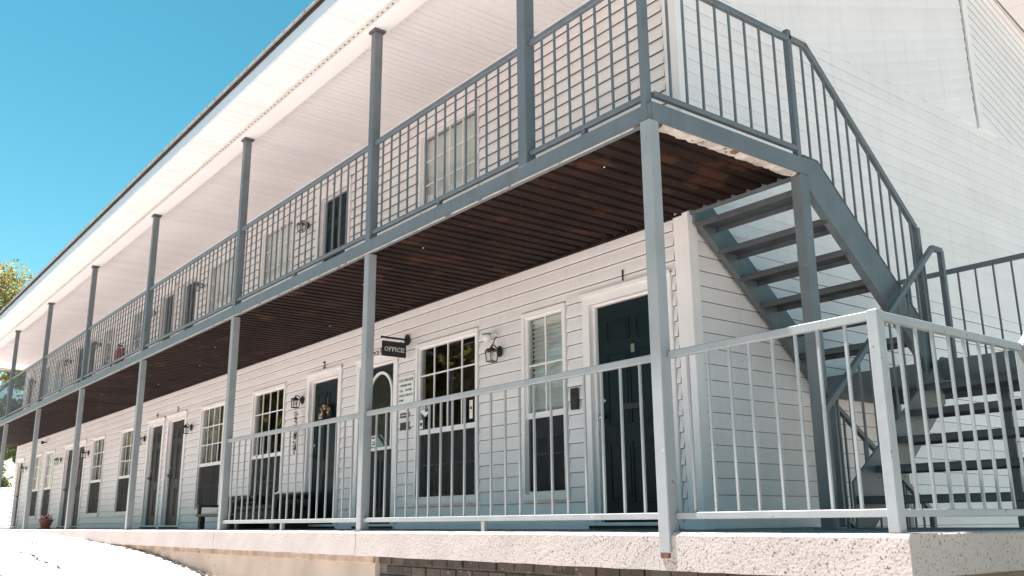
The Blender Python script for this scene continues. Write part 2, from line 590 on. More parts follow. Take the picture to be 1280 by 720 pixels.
MB().box(XL + 0.12, EX - 0.12, W + 0.085, W + 0.7, ZT - 0.2, ZT - 0.02).build('room_floor', 'room', bld)
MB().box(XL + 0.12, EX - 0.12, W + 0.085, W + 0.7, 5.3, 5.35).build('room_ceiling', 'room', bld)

# siding boards -------------------------------------------------------
EXPO = 0.1325
# profile (out, up)
PROF = [(0.0175, 0.0050), (0.0225, 0.0035), (0.0245, 0.006), (0.0245, 0.018), (0.0185, 0.060), (0.0120, 0.092), (0.0066, 0.112), (0.0052, EXPO - 0.001), (0.0028, EXPO - 0.001), (0.0042, 0.111), (0.0106, 0.091), (0.0169, 0.059), (0.0229, 0.014), (0.0220, 0.0062), (0.0175, 0.0064)]


PROF_END = [(o * 0.5, u) for o, u in PROF]
# tighter laps on the upper courses of the end wall
PROF_TIGHT = [(o * 0.45, u - 0.0036 if k in (0, 1, 2, 13, 14) else (EXPO + 0.004 if k in (7, 8) else u)) for k, (o, u) in enumerate(PROF)]


def board_mesh(L, s0=0.0, s1=0.0, cut=-1.0, cut_top=1.0, prof=None):
    """board along local x from 0..L, outward = -y; ends sheared by s0/s1 per metre of height"""
    v, f = [], []
    P = len(PROF)
    for (e, sh) in ((0, s0), (L, s1)):
        for o, u in (prof or PROF):
            u = min(max(u, cut), cut_top)
            v.append((e + sh * u, -o, u))
    for k in range(P):
        f.append((k, (k + 1) % P, P + (k + 1) % P, P + k))
    f += [tuple(range(P))[::-1], tuple(range(P, 2 * P))]
    return MB().add(v, f).mesh()


unit_board = {'front': board_mesh(1.0), 'end': board_mesh(1.0, prof=PROF_END), 'tight': board_mesh(1.0, prof=PROF_TIGHT)}
specs = []      # (parent_key, loc, rotation(Matrix3), length, s0, s1)


def pix(p):
    d = Vector(p) - CAM
    z = d.dot(cf)
    if z < 0.3:
        return None
    return 640 + 1150.3 * d.dot(cr) / z, 360 - 1150.3 * d.dot(cu) / z


def add_board(wall, loc, rot, L, s0=0, s1=0, cut=0.0, cut_top=1.0):
    loc = Vector(loc)
    d = rot @ Vector((1, 0, 0))
    # clip estimate of visible px size
    vis = 0
    for k in range(9):
        q = pix(loc + d * L * k / 8)
        if q and -40 < q[0] < 1320 and -40 < q[1] < 760:
            vis += 1150 * EXPO / (loc + d * L * k / 8 - CAM).length * L / 8
    specs.append([vis, wall, loc, rot, L, s0, s1, cut, cut_top])


I3 = Matrix.Identity(3)
rb = random.Random(11)
z = -0.03
row = 0
GAP = 0.006
while z < 5.22:
    zc0, zc1 = z, z + EXPO
    cuts = []
    for a, b, h0, h1 in holes:
        if h0 < zc1 - 0.02 and h1 > zc0 + 0.02:
            cuts.append((a, b))
            if zc0 + 0.02 < h0 < zc1 and h0 not in (0.0, UP + 0.02):
                add_board('front', (a, W + 0.003, z), I3, b - a + GAP, 0, 0, 0.0, h0 - zc0 - 0.012)
            if h1 < zc1 - 0.004:
                add_board('front', (a, W + 0.003, z), I3, b - a + GAP, 0, 0, h1 - zc0 + 0.012)
    cuts.sort()
    segs = []
    x = XL + 0.02
    for a, b in cuts:
        if a - x > 0.02:
            segs.append((x, a - 0.002))
        x = b + GAP
    segs.append((x, EX - 0.150))
    for a, b in segs:
        joint = a + rb.uniform(0.9, 3.6)
        while b - joint > 0.5 and (b - a) > 3.7:
            add_board('front', (a, W + 0.003, z), I3, joint - a - 0.0015)
            a = joint
            joint = a + 3.66
        add_board('front', (a, W + 0.003, z), I3, b - a)
    z += EXPO
    row += 1
# the end wall: boards run along +y, outward = +x
RE = Matrix(((0, -1, 0), (1, 0, 0), (0, 0, 1)))
z = -0.27
while z + EXPO < 4.90:
    a = W + 0.092
    joint = a + rb.uniform(1.2, 3.6)
    while a < 12.9:
        b = min(joint, 12.95)
        add_board('end', (EX - 0.002, a, z), RE, b - a - 0.0015)
        a = b
        joint = a + 3.66
    z += EXPO
ZG = z            # bottom of the gable
# gable boards follow the two roof slopes and meet at the centre strip
th = math.atan(SL)
step = EXPO / math.cos(th)
YC0, YC1 = RIDGE_Y - 0.06, RIDGE_Y + 0.10
k = 0
zt = ZG - SL * (YC0 - W) + 0.001
zc = ZG + 0.0
nmax = int((RIDGE_Z - ZG) / step)
RL = RE @ Matrix.Rotation(-th, 3, 'Y')    # rising along +y
RD = RE @ Matrix.Rotation(th, 3, 'Y')     # falling along +y
for k in range(-1, nmax + 1):
    zline = ZG + k * step        # board's lower edge height at the centre strip
    ys = max(W + 0.06, YC0 - (zline - ZG) / SL)
    if YC0 - ys > 0.05:
        zs_ = zline - SL * (YC0 - ys)
        oblique = -1 / math.tan(th) if ys > W + 0.07 else math.tan(th)
        add_board('end', (EX - 0.002, ys, zs_), RL, (YC0 - ys) / math.cos(th), oblique, math.tan(th))
    ye = min(12.9, YC1 + (zline - ZG) / SL)
    if ye - YC1 > 0.05:
        add_board('end', (EX - 0.002, YC1, zline), RD, (ye - YC1) / math.cos(th), -math.tan(th), 1 / math.tan(th))
specs.sort(key=lambda s: -s[0])
walls = {'front': front_wall, 'end': end_wall}
far = {'front': MB(), 'end': MB()}
for i, (vis, wkey, loc, rot, L, s0, s1, cut, cut_top) in enumerate(specs):
    if i < 290:
        if s0 or s1 or cut or cut_top < 1:
            o = obj('siding_board', board_mesh(L, s0, s1, cut or -1.0, cut_top, PROF_TIGHT if wkey == 'end' else PROF), 'siding', walls[wkey], loc, rot.to_euler())
        else:
            o = obj('siding_board', unit_board['tight' if wkey == 'end' and loc.z > 2.3 else wkey], 'siding', walls[wkey], loc, rot.to_euler(), (L, 1, 1))
    else:
        P = len(PROF)
        v = []
        for e, sh in ((0, s0), (L, s1)):
            for o_, u_ in ((PROF_TIGHT if loc.z > 2.3 else PROF_END) if wkey == 'end' else PROF):
                u_ = min(max(u_, cut or -1.0), cut_top)
                v.append(loc + rot @ Vector((e + sh * u_, -o_, u_)))
        far[wkey].add(v, [(k, (k + 1) % P, P + (k + 1) % P, P + k) for k in range(P)] + [tuple(range(P))[::-1], tuple(range(P, 2 * P))])
for k_, mb in far.items():
    mb.build('siding_courses', 'siding', walls[k_], kind='stuff')
for yy, sg1 in ((YC0, -1), (YC1, 1)):
    MB().prism([(yy, ZG + 0.002), (yy, ZG + step), (yy + sg1 * step / SL, ZG + 0.002)], 0, EX, EX + 0.010).build('siding_board', 'siding', end_wall)
# corner posts and gable centre strip
MB().prism([(EX - 0.135, W - 0.032), (EX + 0.032, W - 0.032), (EX + 0.032, W + 0.085), (EX - 0.004, W + 0.085), (EX - 0.004, W + 0.0), (EX - 0.135, W + 0.0)], 2, -0.25, 5.22).build('corner_trim', 'trim', bld, bevel=0.004)
MB().box(EX - 0.002, EX + 0.032, YC0 + 0.025, YC1 - 0.008, ZG - 0.02, RIDGE_Z - 0.02).build('gable_strip', 'trim', bld, bevel=0.003)
MB().prism([(XL - 0.02, W - 0.02), (XL + 0.1, W - 0.02), (XL + 0.1, W + 0.02), (XL - 0.02, W + 0.02)], 2, -0.25, 5.22).build('corner_trim', 'trim', bld)
# base board under the siding
MB().box(XL, EX - 0.14, W - 0.022, W + 0.003, -0.002, 0.055).build('base_board', 'trim', bld)

# windows -------------------------------------------------------------
pane_me = MB().add([(-.5, 0, -.5), (.5, 0, -.5), (.5, 0, .5), (-.5, 0, .5)], [(0, 1, 2, 3)]).mesh()
pane_me.materials.append(MATS['glass'])
slat_me = MB().add([(0, -0.010, -0.012), (1, -0.010, -0.012), (1, 0.012, 0.012), (0, 0.012, 0.012), (0, -0.010, -0.0135), (1, -0.010, -0.0135), (1, 0.012, 0.0105), (0, 0.012, 0.0105)],
                   [(0, 1, 2, 3), (7, 6, 5, 4), (0, 4, 5, 1), (1, 5, 6, 2), (2, 6, 7, 3), (3, 7, 4, 0)]).mesh()
slat_me.materials.append(MATS['blind'])
rw = random.Random(5)


def window(x0, x1, z0, z1, cols, rows, cover, near=True):
    """casing mesh is the window part; sashes, panes, muntins, covers are its pieces"""
    t = 0.042
    y0 = W - 0.036
    c = MB()
    for (a, b, d, e) in ((x0, x1, z1 - t, z1), (x0, x1, z0, z0 + t), (x0, x0 + t, z0 + t, z1 - t), (x1 - t, x1, z0 + t, z1 - t)):
        c.box(a, b, y0, W + 0.085, d, e)
    c.box(x0 - 0.015, x1 + 0.004, y0 - 0.018, y0 + 0.003, z0 - 0.018, z0 + 0.022)
    w = c.build('window', 'trim', bld)
    zm = 1.08 + (UP if z0 > 2 else 0)
    for si, (a, b, yy, nr) in enumerate(((zm, z1 - t, W + 0.012, rows[0]), (z0 + t, zm, W + 0.032, rows[1]))):
        s = MB()
        f = 0.028
        ax, bx = x0 + t, x1 - t
        for (p, q, d, e) in ((ax, bx, b - f, b), (ax, bx, a - (0.0 if si else 0.03), a + f), (ax, ax + f, a + f, b - f), (bx - f, bx, a + f, b - f)):
            s.box(p, q, yy - 0.02, yy + 0.02, d + (0.0005 if si else 0), e)
        s.build('sash', 'trim', w)
        gx0, gx1, gz0, gz1 = ax + f, bx - f, a + f, b - f
        cw, ch = (gx1 - gx0) / cols, (gz1 - gz0) / nr
        for i in range(cols):
            for j in range(nr):
                obj('pane', pane_me, None, w, (gx0 + (i + .5) * cw, yy, gz0 + (j + .5) * ch), (rw.gauss(0, 0.006), 0, rw.gauss(0, 0.006)), (cw, 1, ch))
        for i in range(1, cols):
            obj('muntin', MB().box(-0.008, 0.008, yy - 0.009, yy + 0.007, gz0, gz1).mesh(), 'trim', w, (gx0 + i * cw, 0, 0))
        for j in range(1, nr):
            obj('muntin', MB().box(gx0, gx1, yy - 0.011, yy + 0.005, -0.008, 0.008).mesh(), 'trim', w, (0, 0, gz0 + j * ch))
        if si == 1:
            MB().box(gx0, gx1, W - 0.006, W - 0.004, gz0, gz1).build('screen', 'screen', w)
    ix0, ix1 = x0 + t + 0.01, x1 - t - 0.01
    if cover == 'slats':
        zz = z1 - t - 0.08
        MB().box(ix0, ix1, W + 0.07, W + 0.11, z1 - t - 0.06, z1 - t - 0.02).build('blind_rail', 'blind', w)
        while zz > z0 + t + 0.55:
            obj('blind_slat', slat_me, None, w, (ix0, W + 0.085, zz), (R(28), 0, 0), (ix1 - ix0, 2.3, 1.3))
            zz -= 0.046
    elif cover == 'shade':
        MB().box(ix0, ix1, W + 0.07, W + 0.075, z0 + t + 0.25, z1 - t - 0.03).build('roller_shade', 'blind', w)
    elif cover == 'curtain':
        v, f = [], []
        n = 40
        for i in range(n + 1):
            u = i / n
            xx = ix0 + (ix1 - ix0) * u
            yy = W + 0.13 + 0.025 * math.sin(u * 46) + 0.01 * math.sin(u * 17 + x0)
            v += [(xx, yy, z0 + t), (xx, yy, z1 - t)]
        for i in range(n):
            if 0.38 < i / n < 0.60:
                continue
            f.append((2 * i, 2 * i + 2, 2 * i + 3, 2 * i + 1))
        MB().add(v, f).build('curtain', 'curtain', w, smooth=True)
    return w


LC = {'wA': (2, (2, 2), 'slats'), 'wB': (4, (3, 2), None), 'wC': (4, (3, 2), 'none'), 'wD': (4, (3, 2), 'curtain')}
for k, a, b in LOW:
    if k[0] == 'w':
        c, r, cov = LC.get(k, (3, (3, 2), 'curtain'))
        window(a, b, 0.28, 2.125, c, r, cov)
for k, a, b in UPP:
    if k[0] == 'w':
        window(a, b, 0.28 + UP, 2.125 + UP, 4 if b - a > 1.2 else 3, (3, 2), 'shade' if k in ('wB', 'wC', 'wD') else 'curtain')

# doors ---------------------------------------------------------------


def door(x0, x1, zb, matname, kind='six', deep=0.05):
    """x0/x1 outer casing"""
    t = 0.095
    y0 = W - 0.036
    zt = zb + 2.125
    a, b = x0 + t + 0.03, x1 - t - 0.01
    ys = W + deep
    top = zb + 2.005
    d = MB().box(a, b, ys, ys + 0.045, zb + 0.03, top).build('door', matname, bld, bevel=0.003)
    c = MB()
    c.box(x0, x1, y0, W + 0.085, zt - t, zt)
    c.box(x0, x0 + t, y0, W + 0.085, zb, zt - t)
    c.box(x1 - t, x1, y0, W + 0.085, zb, zt - t)
    c.build('door_casing', 'trim', d, bevel=0.004)
    j = MB().box(x0 + t, a - 0.003, ys - 0.03, ys + 0.06, zb, zt - t)
    j.box(b + 0.003, x1 - t, ys - 0.03, ys + 0.06, zb, zt - t)
    j.box(a - 0.003, b + 0.003, ys - 0.03, ys + 0.06, top + 0.004, zt - t)
    j.build('door_jamb', 'trim', d)
    MB().box(x0 - 0.012, x1 + 0.004, y0 - 0.016, y0 + 0.003, zt - 0.012, zt + 0.02).build('head_cap', 'trim', d)
    MB().box(x0 + 0.03, x1 - 0.03, W - 0.045, ys + 0.06, zb + 0.001, zb + 0.028).build('threshold', 'black_matte', d)
    wd = b - a
    if kind == 'six':
        cw = (wd - 0.30) / 2
        for (p0, p1) in ((zb + 1.66, zb + 1.86), (zb + 0.90, zb + 1.55), (zb + 0.22, zb + 0.74)):
            for i in range(2):
                px = a + 0.11 + i * (cw + 0.08)
                m = MB()
                # raised moulding ring and a raised field, both proud of the slab
                for (q0, q1, r0, r1) in ((px, px + cw, p1 - 0.018, p1), (px, px + cw, p0, p0 + 0.018), (px, px + 0.018, p0 + .018, p1 - .018), (px + cw - 0.018, px + cw, p0 + .018, p1 - .018)):
                    m.box(q0, q1, ys - 0.009, ys + 0.002, r0, r1)
                m.box(px + 0.04, px + cw - 0.04, ys - 0.007, ys + 0.002, p0 + 0.04, p1 - 0.04)
                m.build('door_panel', matname, d, bevel=0.003)
    kx = a + 0.065
    MB().tube([(kx, ys + 0.002, zb + 0.98), (kx, ys - 0.03, zb + 0.98), (kx, ys - 0.035, zb + 0.98), (kx, ys - 0.06, zb + 0.98), (kx, ys - 0.072, zb + 0.98)], [0.012, 0.012, 0.024, 0.03, 0.016], 12).build('door_knob', 'brass', d, smooth=True)
    MB().tube([(kx, ys + 0.002, zb + 1.13), (kx, ys - 0.012, zb + 1.13), (kx, ys - 0.02, zb + 1.13)], [0.024, 0.024, 0.016], 12).build('deadbolt', 'brass', d)
    return d, a, b, ys


def ring_poly(pts, w):
    """offset closed ring (outer pts given in xz), returns box-ish strip quads as MB prism pieces"""
    return pts


DOORS = {}
for k, a, b in LOW:
    if k[0] != 'd':
        continue
    if k == 'do':
        d, da, db, ys = door(a, b, 0.0, 'door_green', 'arch')
        # arched glass light with a white surround
        cx, hw, zlo, zar = (da + db) / 2, 0.27, 0.98, 1.63
        outer, inner = [], []
        N = 18
        for (lst, r) in ((outer, hw + 0.035), (inner, hw)):
            lst.append((cx - r, zlo - (r - hw)))
            for i in range(N + 1):
                an = math.pi - math.pi * i / N
                lst.append((cx + r * math.cos(an), zar + r * math.sin(an)))
            lst.append((cx + r, zlo - (r - hw)))
        v, f = [], []
        K = len(outer)
        for yy in (ys - 0.022, ys + 0.002):
            v += [(p[0], yy, p[1]) for p in outer] + [(p[0], yy, p[1]) for p in inner]
        for i in range(K):
            j = (i + 1) % K
            f += [(i, j, K + j, K + i), (i, 2 * K + i, 2 * K + j, j), (K + i, K + j, 3 * K + j, 3 * K + i)]
        MB().add(v, f).build('light_surround', 'trim', d)
        MB().add([(p[0], ys - 0.004, p[1]) for p in inner], [tuple(range(K))]).build('door_glass_back', 'black', d)
        g = MB().add([(p[0], ys - 0.008, p[1]) for p in inner], [tuple(range(K))]).build('door_glass', 'glass', d)
        for i in range(2):
            px = da + 0.1 + i * 0.36
            m = MB()
            for (q0, q1, r0, r1) in ((px, px + .28, .80, .82), (px, px + .28, .24, .26), (px, px + .02, .26, .80), (px + .26, px + .28, .26, .80)):
                m.box(q0, q1, ys - 0.009, ys + 0.002, r0, r1)
            m.build('door_panel', 'door_green', d, bevel=0.003)
    else:
        d, da, db, ys = door(a, b, 0.0, 'door_green' if k in ('d1', 'd2') else 'door_grey')
    DOORS[k] = (d, da, db, ys)
    cx = (da + db) / 2
    if k == 'd1':
        MB().box(cx - 0.13, cx + 0.13, ys - 0.014, ys, 1.02, 1.075).build('mail_slot', 'black', d, bevel=0.003)
        MB().tube([(cx, ys, 1.42), (cx, ys - 0.012, 1.42)], 0.012, 10).build('peephole', 'brass', d)
        MB().box(cx - 0.022, cx + 0.022, ys - 0.012, ys, 1.52, 1.60).build('door_knocker', 'brass', d, bevel=0.004)
for k, a, b in UPP:
    if k[0] == 'd':
        door(a, b, UP + 0.03, 'door_green' if k == 'd2' else 'door_grey')

# roof, eaves, porch ceiling -----------------------------------------
RX0, RX1 = XL - 0.9, EX + 0.42
EY, EZ = -0.55, 5.0
rz = lambda y: 5.165 + (7.60 - 5.165) * (y - (EY - 0.03)) / (RIDGE_Y - (EY - 0.03))
yb = 2 * RIDGE_Y - EY
roof_poly = [(EY - 0.05, rz(EY - 0.05) - 0.004), (RIDGE_Y, 7.60), (yb + 0.05, rz(EY - 0.05)), (yb + 0.05, rz(EY - 0.05) + 0.03), (RIDGE_Y, 7.635), (EY - 0.05, rz(EY - 0.05) + 0.024)]
roof = MB().prism(roof_poly, 0, RX0, RX1).build('roof', 'roof_metal', bld)
ribs = MB()
x = RX0 + 0.02
while x < RX1:
    ribs.bar((x, EY - 0.065, rz(EY - 0.065) + 0.027), (x, RIDGE_Y, 7.642), 0.03, 0.012)
    x += 0.255
ribs.build('roof_ribs', 'roof_metal', roof, kind='stuff')
MB().box(RX0 + 0.01, RX1 - 0.012, EY - 0.002, EY + 0.02, EZ - 0.012, 5.125).build('fascia', 'fascia', roof)
MB().box(RX0 + 0.012, RX1 - 0.014, EY - 0.028, EY + 0.0, 5.127, 5.152).build('drip_shadow', 'gap_and_shadow', roof)  # dark strip painting in the shadow under the drip edge
# rake boards on the gable end, soffit pieces under the rake
for sgn in (-1, 1):
    def YZ(d, dz):
        return (RIDGE_Y + sgn * d, 7.60 - 0.309 * d + dz)
    dmax = RIDGE_Y - EY
    MB().prism([YZ(0, -0.006), YZ(dmax, -0.006), YZ(dmax, -0.16), YZ(0, -0.16)], 0, RX1 - 0.03, RX1 - 0.008).build('rake_board', 'fascia', roof)
    n = 30
    for i in range(n):
        d0, d1 = dmax * i / n + 0.003, dmax * (i + 1) / n - 0.003
        if RIDGE_Y + sgn * (d0 + d1) / 2 < 0.35 and sgn < 0:
            continue
        MB().prism([YZ(d0, -0.145), YZ(d1, -0.145), YZ(d1, -0.153), YZ(d0, -0.153)], 0, EX + 0.03, RX1 - 0.034).build('rake_soffit_panel', 'soffit', roof)
# closing panel between ceiling and rake over the porch end
MB().prism([(EY + 0.02, 5.01), (W + 0.02, ZC + 0.0), (W + 0.02, rz(W) - 0.02), (EY + 0.02, 5.13)], 0, EX + 0.0, EX + 0.02).build('porch_gable_end', 'trim', roof)
MB().prism([(EY + 0.02, 5.01), (W + 0.02, ZC + 0.0), (W + 0.02, rz(W) - 0.02), (EY + 0.02, 5.13)], 0, RX0 + 0.1, RX0 + 0.12).build('porch_gable_end', 'trim', roof)
MB().prism([(EY + 0.02, 5.008), (0.14, 5.03), (0.14, 5.01), (EY + 0.02, 4.995)], 0, EX + 0.02, RX1 - 0.034).build('eave_return', 'soffit', roof)
# header beam over the posts and its perforated strip
MB().box(RX0 + 0.13, EX + 0.0, -0.075, 0.14, 4.985, ZC + 0.02).build('header_beam', 'soffit', roof)
MB().box(RX0 + 0.13, EX + 0.0, -0.135, -0.077, 4.975, 4.992).build('vent_strip', 'vent', roof)
hol = MB()
x = EX - 0.05
while x > -22:
    hol.box(x - 0.014, x + 0.014, -0.113, -0.099, 4.9735, 4.976)
    x -= 0.10
hol.build('vent_holes', 'gap_and_shadow', roof, kind='stuff')


def panel_mesh(w, d, grooves, g):
    """soffit panel in local coords: x 0..w, y 0..d, visible side down, with v-grooves along y"""
    pts = [(0.0, 0.010), (0.0015, 0.0)]
    for i in range(1, grooves):
        c = w * i / grooves
        pts += [(c - g, 0.0), (c - g * 0.3, 0.011), (c + g * 0.3, 0.011), (c + g, 0.0)]
    pts += [(w - 0.003, 0.0), (w - 0.0015, 0.010)]
    v, f = [], []
    for yy in (0, d):
        v += [(p[0], yy, p[1]) for p in pts]
    n = len(pts)
    for i in range(n - 1):
        f.append((i, i + 1, n + i + 1, n + i))
    return MB().add(v, f).mesh()


PWID = 0.305
pm = panel_mesh(PWID, W - 0.14, 3, 0.010)
sm = panel_mesh(PWID, abs(EY) - 0.155, 2, 0.005)
x = EX - 0.02 - PWID
while x > RX0 + 0.1:
    obj('ceiling_panel', pm, 'soffit', roof, (x, 0.142, ZC - 0.0 + random.uniform(-0.0015, 0.0015)))
    obj('soffit_panel', sm, 'soffit', roof, (x, EY + 0.021, EZ - 0.006 + random.uniform(-0.001, 0.001)))
    x -= PWID
MB().box(RX0 + 0.1, EX, 0.0, W + 0.1, ZC + 0.012, ZC + 0.03).build('ceiling_backing', 'gap_and_shadow', roof)
MB().box(RX0 + 0.1, EX, EY + 0.02, 0.0, EZ + 0.012, EZ + 0.03).build('soffit_backing', 'gap_and_shadow', roof)
MB().box(XL, EX - 0.14, W - 0.03, W - 0.012, ZC - 0.035, ZC - 0.002).build('ceiling_moulding', 'trim', roof)

# ------------------------------------------------------------------ balcony deck
deck = thing('balcony_deck', 'long blue-grey steel balcony deck with rusty brown corrugated underside', 'balcony')


def channel(mb, p0, p1, inward, z0, z1):
    """C-channel beam: web on the outside, flanges inward; along x or y"""
    t, fl = 0.008, 0.05
    (xa, ya), (xb, yb_) = p0, p1
    if abs(yb_ - ya) < 1e-6:
        s = inward
        mb.box(min(xa, xb), max(xa, xb), min(ya, ya + s * t), max(ya, ya + s * t), z0, z1)
        for zz in (z0, z1 - t):
            mb.box(min(xa, xb), max(xa, xb), min(ya + s * (t + .0005), ya + s * fl), max(ya + s * (t + .0005), ya + s * fl), zz, zz + t)
    else:
        s = inward
        mb.box(min(xa, xa + s * t), max(xa, xa + s * t), min(ya, yb_), max(ya, yb_), z0, z1)
        for zz in (z0, z1 - t):
            mb.box(min(xa + s * (t + .0005), xa + s * fl), max(xa + s * (t + .0005), xa + s * fl), min(ya, yb_), max(ya, yb_), zz, zz + t)


mb = MB()
channel(mb, (XL - 0.2, -0.006), (PW - 0.004, -0.006), 1, ZB, ZT)
mb.build('front_beam', 'steel', deck, bevel=0.0015)
mb = MB()
channel(mb, (PW + 0.006, -0.004), (PW + 0.006, W + 0.03), -1, ZB, ZT)
mb.build('end_beam', 'steel', deck, bevel=0.0015)
MB().box(XL - 0.2, PW - 0.06, -0.012, -0.0065, ZB - 0.006, ZB + 0.004).build('lit_lip', 'peeling', deck)  # pale strip standing in for light along the lower flange edge
# ragged peeling ledger under the end beam
v, f = [], []
rl = random.Random(4)
n = 40
for i in range(n + 1):
    y = 0.10 + 1.44 * i / n
    dz = rl.uniform(-0.012, 0.010)
    v += [(PW - 0.05, y, ZB - 0.010 + dz), (PW - 0.012, y, ZB - 0.006 + dz * 0.6), (PW - 0.012, y, ZB + 0.012), (PW - 0.10 - rl.uniform(0, 0.02), y, ZB + 0.004 + dz * .3)]
for i in range(n):
    for k in range(4):
        f.append((4 * i + k, 4 * i + 4 + k, 4 * i + 4 + (k + 1) % 4, 4 * i + (k + 1) % 4))
MB().add(v, f).build('peeling_ledger', 'peeling', deck)
MB().box(EX + 0.03, PW - 0.06, W + 0.0, W + 0.035, ZB + 0.0, ZT - 0.004).build('stair_edge_beam', 'steel', deck, bevel=0.002)
# corrugated decking, one sheet per 0.9 m
PITCH = 0.15
SHW = 6 * PITCH
pts = []
for i in range(6):
    b0 = i * PITCH
    pts += [(b0, 0.0), (b0 + 0.095, 0.0), (b0 + 0.104, 0.024), (b0 + 0.139, 0.024)]
pts.append((SHW - 0.001, 0.0))
v, f = [], []
for yy in (0.055, W - 0.002):
    v += [(p[0], yy, p[1]) for p in pts]
for i in range(len(pts) - 1):
    f.append((i, i + 1, len(pts) + i + 1, len(pts) + i))
sheet = MB().add(v, f).mesh()
x = PW - 0.055 - SHW
while x > XL - 0.9:
    obj('deck_sheet', sheet, 'deck_rust', deck, (max(x, XL - 0.2), 0, ZB + 0.022 + random.uniform(-0.0015, 0.0015)))
    x -= SHW
MB().box(XL - 0.2, EX - 0.03, W - 0.045, W - 0.004, ZB + 0.004, ZB + 0.0215).build('wall_ledger', 'deck_rust', deck)
MB().box(XL - 0.2, PW - 0.055, 0.05, W - 0.002, ZB + 0.075, ZT - 0.002).build('deck_top', 'porch_floor', deck)
hw = MB()
for i in range(13):
    xx = -0.9 - i * 2.1 + random.uniform(-.3, .3)
    yy = random.uniform(0.3, 1.4)
    hw.tube([(xx, yy, ZB + 0.024), (xx, yy, ZB + 0.016)], 0.006, 6)
hw.build('screw_heads', 'white', deck, kind='stuff')

# ------------------------------------------------------------------ posts
UPNAME = lambda i: 'corner post at the stairs' if i == 0 else (ORD[i] if False else '')
low_me = MB().box(0, PW, 0, PW, 0, ZB - 0.002).mesh(0.006, 2)
up_me = MB().box(0, PW, 0, PW, ZT, 4.955).mesh(0.006, 2)
cap_me = MB().box(-0.022, PW + 0.022, -0.022, PW + 0.022, 4.955, 4.984).mesh(0.004)
foot_me = MB().box(-0.03, PW + 0.03, -0.012, PW + 0.03, 0.0, 0.008).mesh()
near = ['', 'between door 1 side window and the office door', 'beside the low bench', 'next past the bench', 'fourth from the stair corner post', 'fifth from the stair corner post',
        'sixth from the stair corner post', 'seventh from the stair corner post', 'at the far end of the porch']
near[1] = 'in front of the office door'
for i, X in enumerate(POST_X):
    if i == 0:
        p = thing('support_post', 'rust-footed steel corner post notched into the porch slab edge, in front of door 1', 'post', (X, -0.034, 0), 'steel posts under the balcony')
        obj('shaft', MB().box(0, PW, 0, PW, -0.115, ZB + 0.005).mesh(0.006, 2), 'steel_light', p)
        MB().box(0.004, PW - 0.012, 0.0, 0.03, -0.145, -0.113).build('rusted_foot', 'rust', p, bevel=0.006)
        p2 = MB().box(X - 0.006, X + 0.046, -0.012, 0.045, ZT - 0.1, 3.77).build('railing_post', 'steel', None, bevel=0.004)
        p2.location = (0, 0, 0)
        tag(p2, 'steel railing post at the balcony corner directly above the rust-footed corner post', 'post')
        continue
    p = thing('support_post', 'steel post under the balcony, ' + near[i], 'post', (X, 0, 0), 'steel posts under the balcony')
    obj('shaft', low_me, 'steel_light', p)
    obj('foot_plate', foot_me, 'steel', p)
    u = thing('support_post', 'dark capped balcony post above the one ' + near[i], 'post', (X, 0, 0), 'steel posts on the balcony')
    obj('shaft', up_me, 'steel', u)
    obj('cap', cap_me, 'tread_steel', u)
p = thing('support_post', 'stout steel balcony post level with the building corner, rising to the roof end', 'post', (-1.325, -0.01, 0), 'steel posts on the balcony')
MB().box(0, 0.105, 0, 0.1, ZT - 0.02, 4.955).build('shaft', 'steel', p, bevel=0.006)
obj('cap', cap_me, 'tread_steel', p, (0.007, 0.0, 0))
p = thing('support_post', 'steel post carrying the balcony end beam at the head of the stairs', 'post', (0.0, W - 0.075, 0), 'steel posts under the balcony')
MB().box(0, PW + 0.005, 0, 0.1, 0, ZB - 0.002).build('shaft', 'steel', p, bevel=0.006)
MB().box(-0.04, PW + 0.05, -0.04, 0.14, 0, 0.01).build('foot_plate', 'steel', p)

# ------------------------------------------------------------------ railings
BW = 0.0145
bal_me = {}


def baluster(m, parent, x, y, z0, z1):
    if m not in bal_me:
        bal_me[m] = MB().box(-BW / 2, BW / 2, -BW / 2, BW / 2, 0, 1).mesh()
    return obj('baluster', bal_me[m], m, parent, (x, y, z0), (0, 0, rw.gauss(0, 0.05)), (1, 1, z1 - z0))


def rail_run(root, A, B, top, bot, pitch, m, tw=0.04, thh=0.045, feet=True, floor=None):
    """straight guard between A and B (3D points of the walking line); top/bot heights of the rail centres"""
    A, B = Vector(A), Vector(B)
    up = Vector((0, 0, 1))
    MB().bar(A + up * top, B + up * top, tw, thh).build('top_rail', m, root, bevel=0.004)
    MB().bar(A + up * bot, B + up * bot, tw, thh * 0.85).build('bottom_rail', m, root, bevel=0.004)
    L = (B - A).length
    n = max(1, round(L / pitch))
    for i in range(1, n):
        P = A + (B - A) * ((i + rw.uniform(-0.05, 0.05)) / n)
        baluster(m, root, P.x, P.y, P.z + bot + 0.012, P.z + top - 0.016)
    if feet:
        Q = (A + B) / 2
        MB().box(Q.x - 0.02, Q.x + 0.02, Q.y - 0.018, Q.y + 0.018, Q.z + 0.001, Q.z + bot - 0.018).build('rail_foot', m, root)


